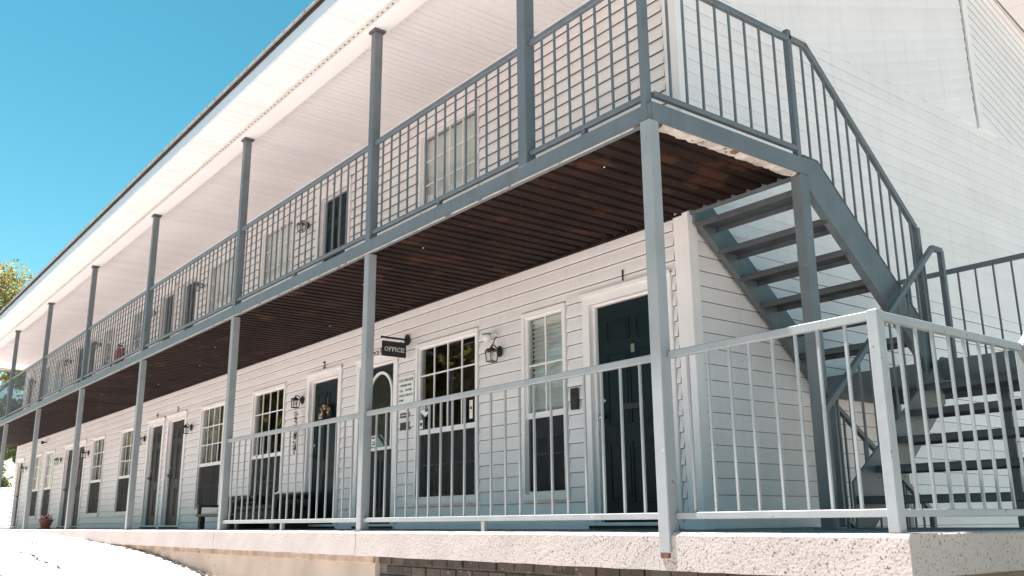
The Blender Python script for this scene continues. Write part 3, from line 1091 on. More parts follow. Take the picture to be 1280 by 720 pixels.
RY = 0.042
ups = [X for X in POST_X]
stops = [(-0.008, -1.325 + 0.105)] + [(-1.325, POST_X[1] + PW)] + [(POST_X[i], POST_X[i + 1] + PW) for i in range(1, len(POST_X) - 1)]
bayn = ['between the stair corner and the stout post', 'between the stout post and the post over the office door'] + ['bay %s along from the stair corner' % ORD[i] for i in range(2, 10)]
bayn = ['between the balcony corner and the stout post'] + ['between the stout post and the next post'] + ['the %s bay along from the stair corner' % ORD[i] for i in range(2, 10)]
for i, (a, b) in enumerate(stops):
    r = thing('balcony_railing', 'blue-grey steel balcony railing, ' + bayn[i], 'railing', ((a + b) / 2, RY, ZT), 'railing bays along the balcony front')
    L = (a - b) / 2 - 0.002
    rail_run(r, (-L, 0, 0), (L, 0, 0), 1.012, 0.082, 0.158, 'steel')
r = thing('balcony_railing', 'steel railing across the balcony end above the peeling beam edge', 'railing', (0.05, 0, ZT), None)
rail_run(r, (0, 0.05, 0), (0, W - 0.045, 0), 1.012, 0.082, 0.165, 'steel', feet=False)
for (a, b, lab) in ((POST_X[0], POST_X[1] + PW, 'lower porch railing in front of door 1 and the office window'), (POST_X[1], POST_X[2] + PW, 'lower porch railing in front of door 2 and the low bench')):
    r = thing('porch_railing', lab, 'railing', ((a + b) / 2, RY, 0), 'porch railings')
    L = (a - b) / 2 - 0.002
    rail_run(r, (-L, 0, 0), (L, 0, 0), 1.045, 0.093, 0.172, 'steel_light')
r = thing('porch_railing', 'pale porch railing turning the slab corner below the stairs', 'railing', (0, 0, 0), 'porch railings')
rail_run(r, (PW + 0.002, RY, 0), (X1, RY, 0), 1.045, 0.093, 0.150, 'steel_light', feet=False)
MB().box(X1, X1 + 0.062, RY - 0.032, RY + 0.03, 0.001, 1.07).build('corner_post', 'steel_light', r, bevel=0.005)
rail_run(r, (X1 + 0.03, RY + 0.032, 0), (X1 + 0.03, 1.57, 0), 1.045, 0.093, 0.160, 'steel_light', feet=False)
MB().box(X1, X1 + 0.06, 1.572, 1.632, 0.001, 1.062).build('end_post', 'steel_light', r, bevel=0.005)

# ------------------------------------------------------------------ staircase
st = thing('metal_staircase', 'blue-grey steel switchback staircase with open treads against the white end wall', 'staircase', (0, 0, 0))
LZ = 1.31           # landing height
LY0, LY1 = 3.20, 4.42
# upper flight (descends away from the camera)


def stringer(x0, x1, pts, m='steel'):
    mb = MB().prism(pts, 0, x0, x1)
    return mb.build('stringer', m, st, bevel=0.004)


ups_poly = [(1.665, 2.752), (1.85, 2.745), (3.24, 1.56), (3.24, 1.20), (1.70, 2.49), (1.665, 2.50)]
stringer(0.045, 0.062, ups_poly)
MB().prism([(1.665, 2.760), (1.85, 2.753), (3.26, 1.552), (3.25, 1.542), (1.846, 2.744), (1.665, 2.751)], 0, 0.0, 0.066).build('stringer_flange', 'tread_steel', st)
MB().prism([(1.70, 2.497), (3.24, 1.207), (3.24, 1.196), (1.70, 2.486)], 0, 0.0, 0.066).build('stringer_flange', 'steel', st)
stringer(-1.055, -1.035, ups_poly)
MB().prism([(1.70, 2.497), (3.24, 1.207), (3.24, 1.196), (1.70, 2.486)], 0, -1.058, -1.0).build('stringer_flange', 'steel', st)
for i in range(6):
    zt_ = 2.714 - 0.2 * (i + 1)
    y0 = 1.665 + 0.256 * i
    m = MB().box(-1.03, 0.04, y0, y0 + 0.265, zt_ - 0.008, zt_)
    m.box(-1.03, 0.04, y0, y0 + 0.008, zt_ - 0.05, zt_ - 0.0085)
    m.box(-1.03, 0.04, y0 + 0.257, y0 + 0.265, zt_ - 0.05, zt_ - 0.0085)
    m.build('tread', 'tread_steel', st, bevel=0.002)
# outer rail of the upper flight
xr = 0.052
tr = MB().bar((xr, W - 0.03, 3.735), (xr, 1.84, 3.735), 0.04, 0.045)
tr.bar((xr, 1.825, 3.738), (xr, 3.215, 2.475), 0.04, 0.045)
tr.build('hand_rail', 'steel', st, bevel=0.004)
MB().box(xr - 0.03, xr + 0.02, W - 0.05, W - 0.002, ZT, 3.80).build('newel_post', 'steel', st, bevel=0.004)
MB().box(xr - 0.022, xr + 0.028, 3.20, 3.25, LZ - 0.1, 2.475).build('newel_post', 'steel', st, bevel=0.004)
n = 11
for i in range(n):
    y = 1.78 + (3.14 - 1.78) * i / (n - 1)
    ztop = 3.72 if y < 1.84 else 3.735 - (y - 1.84) * 0.913
    zb_ = 2.74 if y < 1.85 else 2.745 - (y - 1.85) * 0.8525
    baluster('steel', st, xr, y, zb_, ztop - 0.01)
# landing
lx0, lx1 = -1.05, 1.42
mb = MB()
mb.box(lx0, lx1, LY0, LY0 + 0.012, LZ - 0.16, LZ + 0.004)
mb.box(lx0, lx1, LY1, LY1 + 0.012, LZ - 0.16, LZ + 0.004)
mb.box(lx0, lx0 + 0.012, LY0 + 0.0125, LY1 - 0.0005, LZ - 0.16, LZ + 0.004)
mb.box(lx1 - 0.012, lx1, LY0 + 0.0125, LY1 - 0.0005, LZ - 0.16, LZ + 0.004)
mb.build('landing_frame', 'steel', st, bevel=0.002)
for i in range(8):
    xx = lx0 + 0.02 + i * (lx1 - lx0 - 0.04) / 8
    MB().box(xx + 0.002, xx + (lx1 - lx0 - 0.04) / 8 - 0.002, LY0 + 0.014, LY1 - 0.002, LZ - 0.035, LZ - 0.012).build('landing_plank', 'tread_steel', st, bevel=0.003)
for (px, py) in ((lx0 + 0.05, LY1 - 0.08), (lx1 - 0.13, LY1 - 0.08), (0.06, LY1 - 0.08)):
    MB().box(px, px + 0.075, py, py + 0.075, -0.9, LZ - 0.162).build('landing_leg', 'steel', st, bevel=0.004)
# landing back rail
MB().bar((lx0 + 0.02, LY1 + 0.03, LZ + 1.05), (lx1, LY1 + 0.03, LZ + 1.05), 0.04, 0.045).build('landing_rail', 'steel', st, bevel=0.004)
MB().bar((lx0 + 0.02, LY1 + 0.03, LZ + 0.08), (lx1, LY1 + 0.03, LZ + 0.08), 0.04, 0.038).build('landing_rail', 'steel', st, bevel=0.004)
for i in range(1, 15):
    baluster('steel', st, lx0 + (lx1 - lx0) * i / 15, LY1 + 0.03, LZ + 0.09, LZ + 1.035)
for xx in (lx1 - 0.025,):
    MB().box(xx - 0.025, xx + 0.025, LY1 + 0.005, LY1 + 0.055, LZ - 0.1, LZ + 1.07).build('newel_post', 'steel', st, bevel=0.004)
# lower flight (comes towards the camera), x 0.13..1.40
low_poly = [(1.78, 0.0), (1.99, 0.0), (3.19, 0.96), (3.19, 1.10), (3.36, 1.10), (3.36, 1.345), (3.22, 1.345), (1.78, 0.32)]
for x0_ in (0.13, 1.385):
    stringer(x0_, x0_ + 0.018, low_poly)
for i in range(5):
    zt_ = 0.218 * (i + 1)
    y0 = 1.80 + 0.272 * i
    m = MB().box(0.15, 1.383, y0, y0 + 0.285, zt_ - 0.008, zt_)
    m.box(0.15, 1.383, y0, y0 + 0.008, zt_ - 0.052, zt_ - 0.0085)
    m.box(0.15, 1.383, y0 + 0.277, y0 + 0.285, zt_ - 0.052, zt_ - 0.0085)
    m.build('tread', 'tread_steel', st, bevel=0.002)
for xx, ex in ((0.138, 0), (1.46, 1)):
    h = MB()
    if ex:
        h.bar((xx, 1.60, 1.045), (xx, 3.30, 2.37), 0.04, 0.045)
        y_a, z_a, y_b, z_b = 1.60, 1.045, 3.30, 2.37
    else:
        h.bar((xx, 1.53, 0.80), (xx, 3.29, 2.285), 0.04, 0.045)
        h.bar((xx, 3.28, 2.285), (xx, 3.44, 2.285), 0.04, 0.045)
        y_a, z_a, y_b, z_b = 1.53, 0.80, 3.29, 2.285
        MB().box(xx - 0.02, xx + 0.02, 1.51, 1.55, 0.0, 0.80).build('newel_post', 'steel', st, bevel=0.004)
        MB().box(xx - 0.022, xx + 0.022, 3.405, 3.45, LZ - 0.1, 2.285).build('newel_post', 'steel', st, bevel=0.004)
    h.build('hand_rail', 'steel' if not ex else 'steel_light', st, bevel=0.004)
    nb = 11
    for i in range(1, nb):
        y = y_a + (y_b - y_a) * i / nb
        zz = z_a + (z_b - z_a) * i / nb
        base = max(0.0, min(1.33, 0.32 + (y - 1.78) * 0.712 - 0.05)) if y > 1.78 else 0.0
        baluster('steel', st, xx, y, base, zz - 0.01)
# guard rail going down the steps under the landing
dn = thing('step_handrail', 'dark steel handrail dropping away under the stair landing beside the end wall', 'handrail', (-0.55, 0, 0))
MB().box(-0.024, 0.024, 2.66, 2.71, 0.002, 1.02).build('post', 'steel', dn, bevel=0.006)
MB().bar((0, 2.685, 1.0), (0, 4.05, 0.13), 0.042, 0.045).build('hand_rail', 'steel', dn, bevel=0.004)
MB().bar((0, 2.685, 0.1), (0, 4.05, -0.76), 0.035, 0.035).build('lower_rail', 'steel', dn)
MB().box(-0.024, 0.024, 4.04, 4.09, -1.0, 0.14).build('post', 'steel', dn, bevel=0.006)
for i in range(1, 10):
    y = 2.685 + 1.365 * i / 10
    baluster('steel', dn, 0, y, 0.1 - 0.63 * (y - 2.685), 1.0 - 0.637 * (y - 2.685))
steps = struct(MB().box(EX + 0.03, SLABX, 3.13, 3.45, -1.4, -0.2).box(EX + 0.03, SLABX, 3.455, 3.75, -1.4, -0.4).box(EX + 0.03, SLABX, 3.755, 4.05, -1.4, -0.6).build('rear_steps', 'slab'))
# ------------------------------------------------------------------ wall lanterns
pl = []
for i in range(16):
    a = 2 * math.pi * i / 16
    pl.append((0.052 * math.cos(a), 0.075 * math.sin(a)))


def lantern(label, x, z, group):
    t = thing('wall_lantern', label, 'lamp', (x, W - 0.025, z), group)
    return t


lan0 = None


def make_lantern_parts(t):
    MB().prism(pl, 1, -0.022, 0.004).build('back_plate', 'black', t, bevel=0.003)
    MB().tube([(0, -0.02, 0.01), (0, -0.06, 0.045), (0, -0.10, 0.075), (0, -0.135, 0.07), (0, -0.14, 0.045)], 0.009, 8).build('arm', 'black', t, smooth=True)
    cy = -0.14
    hs, hb, zt_, zb_ = 0.062, 0.050, 0.0, -0.15
    roof_ = MB()
    roof_.tube([(0, cy, 0.0), (0, cy, 0.012), (0, cy, 0.03), (0, cy, 0.05)], [0.098, 0.09, 0.035, 0.02], 4)
    r_ = roof_.build('lantern_roof', 'black', t)
    fr = MB()
    for sx in (-1, 1):
        for sy in (-1, 1):
            fr.bar((sx * hs, cy + sy * hs, zt_), (sx * hb, cy + sy * hb, zb_), 0.010, 0.010)
    for (h, zz) in ((hs, zt_ - 0.005), (hb, zb_)):
        for k in range(4):
            p = [(-h, -h), (h, -h), (h, h), (-h, h)]
            a, b = p[k], p[(k + 1) % 4]
            fr.bar((a[0], cy + a[1], zz), (b[0], cy + b[1], zz), 0.010, 0.012)
    fr.build('lantern_frame', 'black', t)
    for k in range(4):
        p = [(-1, -1), (1, -1), (1, 1), (-1, 1)]
        a, b = p[k], p[(k + 1) % 4]
        MB().add([(a[0] * hs, cy + a[1] * hs, zt_), (b[0] * hs, cy + b[1] * hs, zt_), (b[0] * hb, cy + b[1] * hb, zb_), (a[0] * hb, cy + a[1] * hb, zb_)], [(0, 1, 2, 3)]).build('lantern_pane', 'lamp_glass', t)
    MB().lathe([(0.001, -0.12), (0.022, -0.105), (0.026, -0.075), (0.015, -0.045), (0.013, -0.01)], 12, (0, cy, 0)).build('bulb', 'frosted', t, smooth=True)
    MB().lathe([(0.004, 0.05), (0.014, 0.06), (0.004, 0.075)], 8, (0, cy, 0)).build('finial', 'black', t)


lamps = [(-3.73, 1.80, 'black wall lantern with a white sensor above it, beside the office window'),
         (-8.50, 1.80, 'black wall lantern with a shell chime hanging below, left of door 2'),
         (-13.20, 1.80, 'black wall lantern right of the paired grey doors downstairs'),
         (-16.05, 1.80, 'black wall lantern left of the paired grey doors downstairs'),
         (-20.6, 1.79, 'black lower wall lantern right of the far paired doors'),
         (-23.5, 1.79, 'black lower wall lantern left of the far paired doors'),
         (-28.1, 1.79, 'black lower wall lantern beside the last door of the porch'),
         (-8.60, 1.79 + UP, 'black balcony wall lantern left of the dark green upper door'),
         (-13.15, 1.79 + UP, 'black balcony wall lantern right of the paired upper doors'),
         (-16.1, 1.79 + UP, 'black balcony wall lantern left of the paired upper doors'),
         (-20.5, 1.79 + UP, 'black balcony wall lantern near the red fire extinguisher'),
         (-23.6, 1.79 + UP, 'black balcony wall lantern left of the far paired upper doors'),
         (-28.3, 1.79 + UP, 'black balcony wall lantern at the last upper door')]
for i, (x, z, lab) in enumerate(lamps):
    if lan0 is None:
        lan0 = lantern(lab, x, z, 'black wall lanterns')
        make_lantern_parts(lan0)
        lan0.scale = (0.78, 0.78, 0.78)
    else:
        c = copy_tree(lan0)
        c.location = (x, W - 0.025, z)
        c['label'] = lab
# white dome sensor above the first lantern
ss = thing('motion_sensor', 'white round motion sensor on a bracket above the lantern by the office window', 'sensor', (-3.84, W - 0.025, 1.96))
MB().tube([(0.06, 0.0, 0.02), (0.06, -0.03, 0.03), (0.03, -0.06, 0.02)], 0.012, 8).build('bracket', 'white', ss)
MB().lathe([(0.002, -0.055), (0.035, -0.045), (0.05, -0.015), (0.05, 0.015), (0.035, 0.03), (0.002, 0.034)], 16, (0, -0.09, 0)).build('dome', 'white', ss, smooth=True)
MB().lathe([(0.053, 0.03), (0.053, 0.035), (0.002, 0.037)], 16, (0, -0.09, 0)).build('hood', 'tread_steel', ss)
MB().tube([(0.06, -0.01, 0.0), (0.09, -0.05, -0.02), (0.105, -0.08, -0.07), (0.10, -0.1, -0.11)], 0.006, 6).build('cable', 'black', ss)
# small black camera high on the far wall
cm = thing('security_camera', 'small black security camera high on the wall past the far doors', 'camera', (-25.6, W - 0.025, 2.40))
MB().tube([(0, 0.0, 0.0), (0, -0.08, 0.0)], 0.02, 8).build('bracket', 'black', cm)
MB().tube([(-0.06, -0.09, 0.0), (0.1, -0.12, -0.02)], 0.045, 10).build('body', 'black', cm)

# ------------------------------------------------------------------ lettering


def text_mesh(s, size, ext=0.002):
    cu_ = bpy.data.curves.new('t', 'FONT')
    cu_.body = s
    cu_.size = size
    cu_.extrude = ext
    cu_.align_x = 'CENTER'
    cu_.align_y = 'CENTER'
    cu_.resolution_u = 3
    o = bpy.data.objects.new('t', cu_)
    COL.objects.link(o)
    bpy.context.view_layer.update()
    me = bpy.data.meshes.new_from_object(o.evaluated_get(bpy.context.evaluated_depsgraph_get()))
    bpy.data.objects.remove(o)
    return me


FRONT = (R(90), 0, 0)           # text facing -y
SIDE = (R(90), 0, R(90))        # text facing +x


def serif(mb, ch, x, h, w, s=0.24):
    """slab-serif capitals as flat strokes in local xz, thickness in y; x = left edge"""
    t = h * s * 0.62          # stem
    th_ = h * 0.10            # thin strokes
    y0, y1 = -0.004, 0.0

    def bx(a, b, c, d):
        mb.box(x + a, x + b, y0, y1, c, d)
    if ch in 'OC':
        n = 20
        v, f = [], []
        for yy in (y0, y1):
            for rx_, rz_ in ((w / 2, h / 2), (w / 2 - t, h / 2 - th_)):
                for k in range(n + 1):
                    a = (2 * math.pi * k / n) if ch == 'O' else (R(42) + R(276) * k / n)
                    v.append((x + w / 2 + rx_ * math.cos(a), yy, h / 2 + rz_ * math.sin(a)))
        m = n + 1
        for k in range(n):
            f += [(k, k + 1, m + k + 1, m + k), (k, 2 * m + k, 2 * m + k + 1, k + 1), (m + k, m + k + 1, 3 * m + k + 1, 3 * m + k)]
        mb.add(v, f)
        if ch == 'C':
            bx(w - th_ * 1.6, w - th_ * 0.4, h * 0.66, h * 0.97)
            bx(w - th_ * 1.6, w - th_ * 0.4, h * 0.03, h * 0.3)
        return
    bx(w * 0.12, w * 0.12 + t, 0, h)
    bx(0, w * 0.24 + t, h - th_ * 0.7, h + 0.0004)
    bx(0, w * 0.24 + t, -0.0004, th_ * 0.7)
    if ch in 'FE':
        bx(w * 0.12 + t, w, h - th_, h + 0.0008)
        bx(w - th_, w + 0.0005, h * 0.68, h - th_)
        bx(w * 0.12 + t, w * 0.72, h * 0.48, h * 0.48 + th_)
        bx(w * 0.72 - th_, w * 0.72, h * 0.36, h * 0.70)
    if ch == 'E':
        bx(w * 0.12 + t, w, -0.0008, th_)
        bx(w - th_, w + 0.0005, th_, h * 0.32)


def office_word(h):
    mb = MB()
    x = 0
    for ch, w in (('O', 0.9), ('F', 0.72), ('F', 0.72), ('I', 0.36), ('C', 0.85), ('E', 0.78)):
        serif(mb, ch, x, h, w * h)
        x += w * h + 0.13 * h
    mb.v = [(p[0] - x / 2 + 0.06 * h, p[1], p[2]) for p in mb.v]
    return mb.mesh()


# hanging OFFICE sign, board square to the wall
sg = thing('hanging_sign', 'black hanging sign reading OFFICE in white on a scrolled wall bracket', 'sign', (-5.60, W - 0.025, 2.20))
MB().tube([(0, -0.37, 0.02), (0, 0.0, 0.02)], 0.013, 8).build('bracket_bar', 'black', sg)
MB().lathe([(0.003, -0.002), (0.02, 0.0), (0.003, 0.004)], 8, (0, -0.36, 0.02)).build('bar_end', 'black', sg)
MB().prism([(0.05 * math.cos(a), 0.02 + 0.07 * math.sin(a)) for a in [2 * math.pi * k / 14 for k in range(14)]], 1, -0.02, 0.003).build('wall_plate', 'black', sg)
b_ = MB().box(-0.009, 0.009, -0.355, -0.025, -0.205, -0.022).build('sign_board', 'black', sg, bevel=0.003)
for y in (-0.30, -0.07):
    MB().bar((0, y, -0.03), (0, y, 0.012), 0.008, 0.014).build('hanger', 'white', sg)
obj('lettering', office_word(0.054), 'white', sg, (0.0095, -0.19, -0.145), (0, 0, R(90)))
obj('lettering', office_word(0.054), 'white', sg, (-0.0095, -0.19, -0.145), (0, 0, R(-90)))
# small plate above the office door
op = thing('door_plate', 'small white plate reading OFFICE above the arched-glass office door', 'sign', (-6.36, W - 0.055, 2.155))
MB().box(-0.15, 0.15, -0.008, 0.004, -0.05, 0.05).build('plate', 'white', op, bevel=0.002)
obj('lettering', office_word(0.055), 'black', op, (0, -0.0085, -0.027))
# owner notice
nt = thing('notice_board', 'white notice with black lettering and phone numbers right of the office door', 'notice', (-5.61, W - 0.025, 1.615))
MB().box(-0.175, 0.175, -0.008, 0.003, -0.17, 0.17).build('board', 'white', nt, bevel=0.002)
for s_, sz, z, x in (('CLIF J BADGER', 0.050, 0.115, 0), ('OWNER MGR', 0.042, 0.052, 0), ('CELL', 0.038, -0.008, -0.10), ('304-5986', 0.038, -0.008, 0.06), ('OFFICE', 0.042, -0.068, -0.085), ('304-0110', 0.042, -0.068, 0.075), ('HOME', 0.038, -0.125, -0.10)):
    obj('lettering', text_mesh(s_, sz, 0.001), 'black', nt, (x, -0.010, z), FRONT)
for (z, h, lab) in ((1.31, 0.055, 'narrow black nameplate under the notice beside the office door'), (1.18, 0.09, 'larger black plate below the narrow nameplate by the office door')):
    pq = thing('wall_plaque', lab, 'plaque', (-5.63, W - 0.025, z))
    MB().box(-0.10, 0.10, -0.01, 0.003, -h / 2, h / 2).build('plate', 'black', pq, bevel=0.003)
    if h < 0.06:
        for dx in (-0.055, -0.02, 0.015, 0.05):
            MB().box(dx - 0.012, dx + 0.012, -0.0118, -0.0102, -0.009, 0.009).build('print', 'frosted', pq)
# window stickers
sk = thing('window_sticker', 'white shield-shaped sticker with dark letters in the office window', 'sticker', (-5.20, W - 0.0125, 1.345))
MB().prism([(-0.11, 0.085), (-0.03, 0.075), (0, 0.1), (0.03, 0.075), (0.11, 0.085), (0.105, -0.03), (0.04, -0.065), (0, -0.095), (-0.04, -0.065), (-0.105, -0.03)], 1, -0.0015, 0.0015).build('shield', 'white', sk)
obj('lettering', text_mesh('DIS', 0.062, 0.0006), 'black_matte', sk, (-0.055, -0.0025, 0.01), FRONT)
MB().box(0.0, 0.10, -0.0028, -0.0017, -0.035, 0.055).build('dark_half', 'black', sk)
obj('lettering', text_mesh('F', 0.075, 0.0006), 'white', sk, (0.05, -0.0036, 0.01), FRONT)
sk = thing('window_sticker', 'small white square sticker low in the office window', 'sticker', (-5.285, W - 0.0125, 1.17))
MB().box(-0.035, 0.035, -0.001, 0.001, -0.05, 0.05).build('paper', 'white', sk)
MB().box(-0.022, 0.022, -0.002, -0.0011, -0.015, 0.022).build('print', 'black_matte', sk)
sk = thing('window_sticker', 'white strip sticker with red mark at the right edge of the office window', 'sticker', (-4.275, W - 0.0125, 1.25))
MB().box(-0.03, 0.03, -0.001, 0.001, -0.10, 0.10).build('paper', 'white', sk)
MB().box(-0.02, 0.02, -0.002, -0.0011, 0.0, 0.03).build('print', 'red_paint', sk)
sk = thing('door_sticker', 'white and red sticker in the arched glass of the office door', 'sticker', (-6.48, DOORS['do'][3] - 0.012, 1.06))
MB().box(-0.065, 0.065, -0.001, 0.001, -0.06, 0.07).build('paper', 'white', sk)
MB().box(-0.055, 0.055, -0.002, -0.0011, 0.035, 0.06).build('print', 'red_paint', sk)
MB().box(-0.045, 0.045, -0.002, -0.0011, -0.04, -0.025).box(-0.045, 0.045, -0.002, -0.0011, -0.01, 0.002).build('print', 'black_matte', sk)
# door numbers
for (s_, x, z, lab) in (('1', -1.87, 2.215, 'black numeral 1 on the siding over door 1'), ('2', -7.84, 2.215, 'black numeral 2 on the siding over the wreath door'),
                        ('3', -14.05, 2.21, 'black numeral over the right-hand grey door downstairs'), ('4', -15.3, 2.21, 'black numeral over the left-hand grey door downstairs'),
                        ('4', -7.77, 2.215 + UP, 'black numeral over the dark green balcony door')):
    tt = thing('door_number', lab, 'number', (x, W - 0.025, z))
    obj('numeral', text_mesh(s_, 0.15, 0.004), 'black', tt, (0, -0.004, 0), FRONT)
# mailbox by door 1
mbx = thing('doorbell_box', 'small black box on the siding between door 1 and its narrow window', 'box', (-2.555, W - 0.024, 1.175))
MB().box(-0.045, 0.045, -0.035, 0.003, -0.10, 0.10).build('case', 'black', mbx, bevel=0.006)
MB().box(-0.02, 0.02, -0.04, -0.0355, 0.02, 0.06).build('face_plate', 'black_matte', mbx)

# ------------------------------------------------------------------ wreath, chime
wr = thing('door_wreath', 'wreath of dried brown and cream flowers hanging on door 2', 'wreath', (-7.80, DOORS['d2'][3] - 0.012, 1.52))
rr = random.Random(21)
blob = {}
for key in ('dried', 'cream', 'black_matte'):
    m = MB()
    m.lathe([(0.001, -1), (0.7, -0.7), (1, 0), (0.7, 0.7), (0.001, 1)], 6)
    blob[key] = m.mesh(smooth=True)
MB().tube([(0.12 * math.cos(a), -0.02, 0.12 * math.sin(a)) for a in [2 * math.pi * k / 20 for k in range(21)]], 0.02, 6, False).build('ring', 'dried', wr)
for i in range(60):
    a = rr.uniform(0, 2 * math.pi)
    r_ = 0.12 + rr.gauss(0, 0.022)
    key = rr.choice(['dried', 'dried', 'cream', 'black_matte'])
    s_ = rr.uniform(0.016, 0.034)
    obj('dried_flower', blob[key], key, wr, (r_ * math.cos(a), -0.035 - rr.uniform(0, 0.03), r_ * math.sin(a)), (rr.uniform(0, 3), rr.uniform(0, 3), 0), (s_, s_, s_ * 0.6))
MB().box(-0.008, 0.008, -0.012, 0.0, 0.1, 0.26).build('hanger', 'brass', wr)
ch = thing('wind_chime', 'string of pale shells hanging under the lantern left of door 2', 'wind chime', (-8.46, W - 0.14, 1.63))
for k, (dx, ln) in enumerate(((-0.03, 0.55), (0.02, 0.62), (0.05, 0.48), (-0.01, 0.4))):
    MB().tube([(dx, 0, 0), (dx, 0, -ln)], 0.003, 5).build('cord', 'dried', ch)
    z = -0.05
    while z > -ln:
        key = rr.choice(['cream', 'cream', 'dried', 'black_matte'])
        s_ = rr.uniform(0.014, 0.03)
        obj('shell', blob[key], key, ch, (dx + rr.uniform(-0.012, 0.012), rr.uniform(-.01, .01), z), (rr.uniform(0, 3), rr.uniform(0, 3), 0), (s_, s_, s_ * 0.6))
        z -= rr.uniform(0.04, 0.07)
MB().tube([(0, 0, 0), (0, 0, 0.04)], 0.003, 5).build('cord', 'dried', ch)
obj('bead', blob['dried'], 'red_paint', ch, (0.05, -0.004, -0.53), None, (0.02, 0.02, 0.035))

# ------------------------------------------------------------------ bench, trunk
bn = thing('porch_bench', 'low dark wooden bench with carved crest rail under the curtained window', 'bench', (-10.32, 1.30, 0))
MB().box(-0.78, 0.70, -0.22, 0.24, 0.185, 0.225).build('seat', 'wood_pale', bn, bevel=0.006)
for sx in (-0.66, 0.58):
    for sy in (-0.16, 0.18):
        MB().box(sx - 0.05, sx + 0.05, sy - 0.04, sy + 0.04, 0.0, 0.184).build('leg', 'bench_wood', bn, bevel=0.006)
for i in range(11):
    x = -0.68 + i * 0.127
    MB().box(x - 0.045, x + 0.045, 0.19, 0.215, 0.226, 0.44).build('back_slat', 'bench_wood', bn, bevel=0.004)
MB().box(-0.74, 0.66, 0.18, 0.23, 0.40, 0.45).build('crest_rail', 'bench_wood', bn, bevel=0.006)
for i in range(13):
    x = -0.72 + i * 0.113
    MB().lathe([(0.001, -0.03), (0.035, -0.02), (0.045, 0.0), (0.03, 0.022), (0.001, 0.03)], 8, (x, 0.19, 0.462)).build('carved_knob', 'wood_pale' if i % 2 else 'bench_wood', bn, smooth=True)
for sx in (-0.74, 0.66):
    MB().box(sx - 0.03, sx + 0.03, -0.2, 0.2, 0.33, 0.37).box(sx - 0.03, sx + 0.03, -0.2, -0.15, 0.226, 0.329).build('arm_rest', 'bench_wood', bn, bevel=0.005)
tk = thing('wicker_settee', 'low black wicker settee beside the carved bench below the bare window', 'settee', (-8.62, 1.30, 0))
MB().box(-0.72, 0.72, -0.28, 0.26, 0.10, 0.25).build('base', 'black_matte', tk, bevel=0.02)
for sx in (-0.5, 0.5):
    MB().box(sx * 1.3 - 0.04, sx * 1.3 + 0.04, -0.24, 0.22, 0.0, 0.099).build('leg', 'black_matte', tk)
MB().box(-0.70, 0.70, -0.27, 0.16, 0.252, 0.32).build('cushion', 'black_matte', tk, bevel=0.02)
for i in range(15):
    x = -0.69 + i * 0.0985
    MB().box(x - 0.042, x + 0.042, 0.19, 0.24, 0.252, 0.48).build('back_cane', 'black_matte', tk, bevel=0.01)
for sx in (-0.70, 0.70):
    MB().tube([(sx, -0.26, 0.255), (sx, -0.25, 0.37), (sx, -0.1, 0.41), (sx, 0.2, 0.42)], 0.03, 8).build('arm', 'black_matte', tk, smooth=True)
MB().tube([(0.25, -0.1, 0.46), (0.42, -0.12, 0.48), (0.62, -0.16, 0.50)], 0.012, 8).build('folded_strap', 'white', tk)

# ------------------------------------------------------------------ flower pot, extinguisher
fp = thing('flower_pot', 'terracotta pot of red flowers on the far porch', 'flower pot', (-19.55, 0.62, 0))
fp.scale = (0.74, 0.74, 0.8)
MB().lathe([(0.19, 0.0), (0.2, 0.02), (0.19, 0.03)], 18).build('saucer', 'black_matte', fp)
MB().lathe([(0.12, 0.031), (0.13, 0.06), (0.185, 0.20), (0.2, 0.20), (0.205, 0.25), (0.185, 0.25), (0.17, 0.22), (0.001, 0.22)], 18).build('pot', 'terracotta', fp)
fl = MB()
rr = random.Random(8)
for i in range(70):
    a, r_ = rr.uniform(0, 6.28), 0.17 * math.sqrt(rr.random())
    c = Vector((r_ * math.cos(a), r_ * math.sin(a), 0.24 + rr.uniform(0.02, 0.13) * (1.2 - r_ * 3)))
    for k in range(5):
        b0 = rr.uniform(0, 6.28)
        u = Vector((math.cos(b0), math.sin(b0), rr.uniform(-.3, .6))) * 0.035
        w = Vector((-math.sin(b0), math.cos(b0), 0)) * 0.018
        fl.add([c - w * .3, c + u - w, c + u + w, c + w * .3], [(0, 1, 2, 3)])
fl.build('blossoms', 'flower_red', fp)
lf = MB()
for i in range(80):
    a, r_ = rr.uniform(0, 6.28), 0.18 * math.sqrt(rr.random())
    c = Vector((r_ * math.cos(a), r_ * math.sin(a), 0.23 + rr.uniform(0, 0.08)))
    u = Vector((math.cos(a), math.sin(a), rr.uniform(-.2, .6))) * 0.06
    w = Vector((-math.sin(a), math.cos(a), 0)) * 0.025
    lf.add([c, c + u * .5 - w, c + u, c + u * .5 + w], [(0, 1, 2, 3)])
lf.build('leaves', 'leaf_green', fp)
fe = thing('fire_extinguisher', 'red fire extinguisher hung on the balcony wall', 'fire extinguisher', (-18.35, W - 0.11, 3.62))
MB().lathe([(0.075, 0.0), (0.085, 0.02), (0.085, 0.36), (0.06, 0.42), (0.025, 0.44), (0.025, 0.47)], 16).build('cylinder', 'red_paint', fe, smooth=True)
MB().box(-0.02, 0.02, -0.05, 0.05, 0.471, 0.51).build('valve', 'black', fe)
MB().bar((0, -0.04, 0.52), (0, 0.09, 0.56), 0.025, 0.012).build('handle', 'black', fe)
MB().tube([(0.03, 0, 0.48), (0.11, -0.03, 0.44), (0.11, -0.04, 0.25), (0.095, -0.04, 0.14)], 0.012, 6).build('hose', 'black', fe)
MB().box(-0.03, 0.03, 0.08, 0.1, 0.1, 0.45).build('wall_bracket', 'black', fe)

# ------------------------------------------------------------------ trees


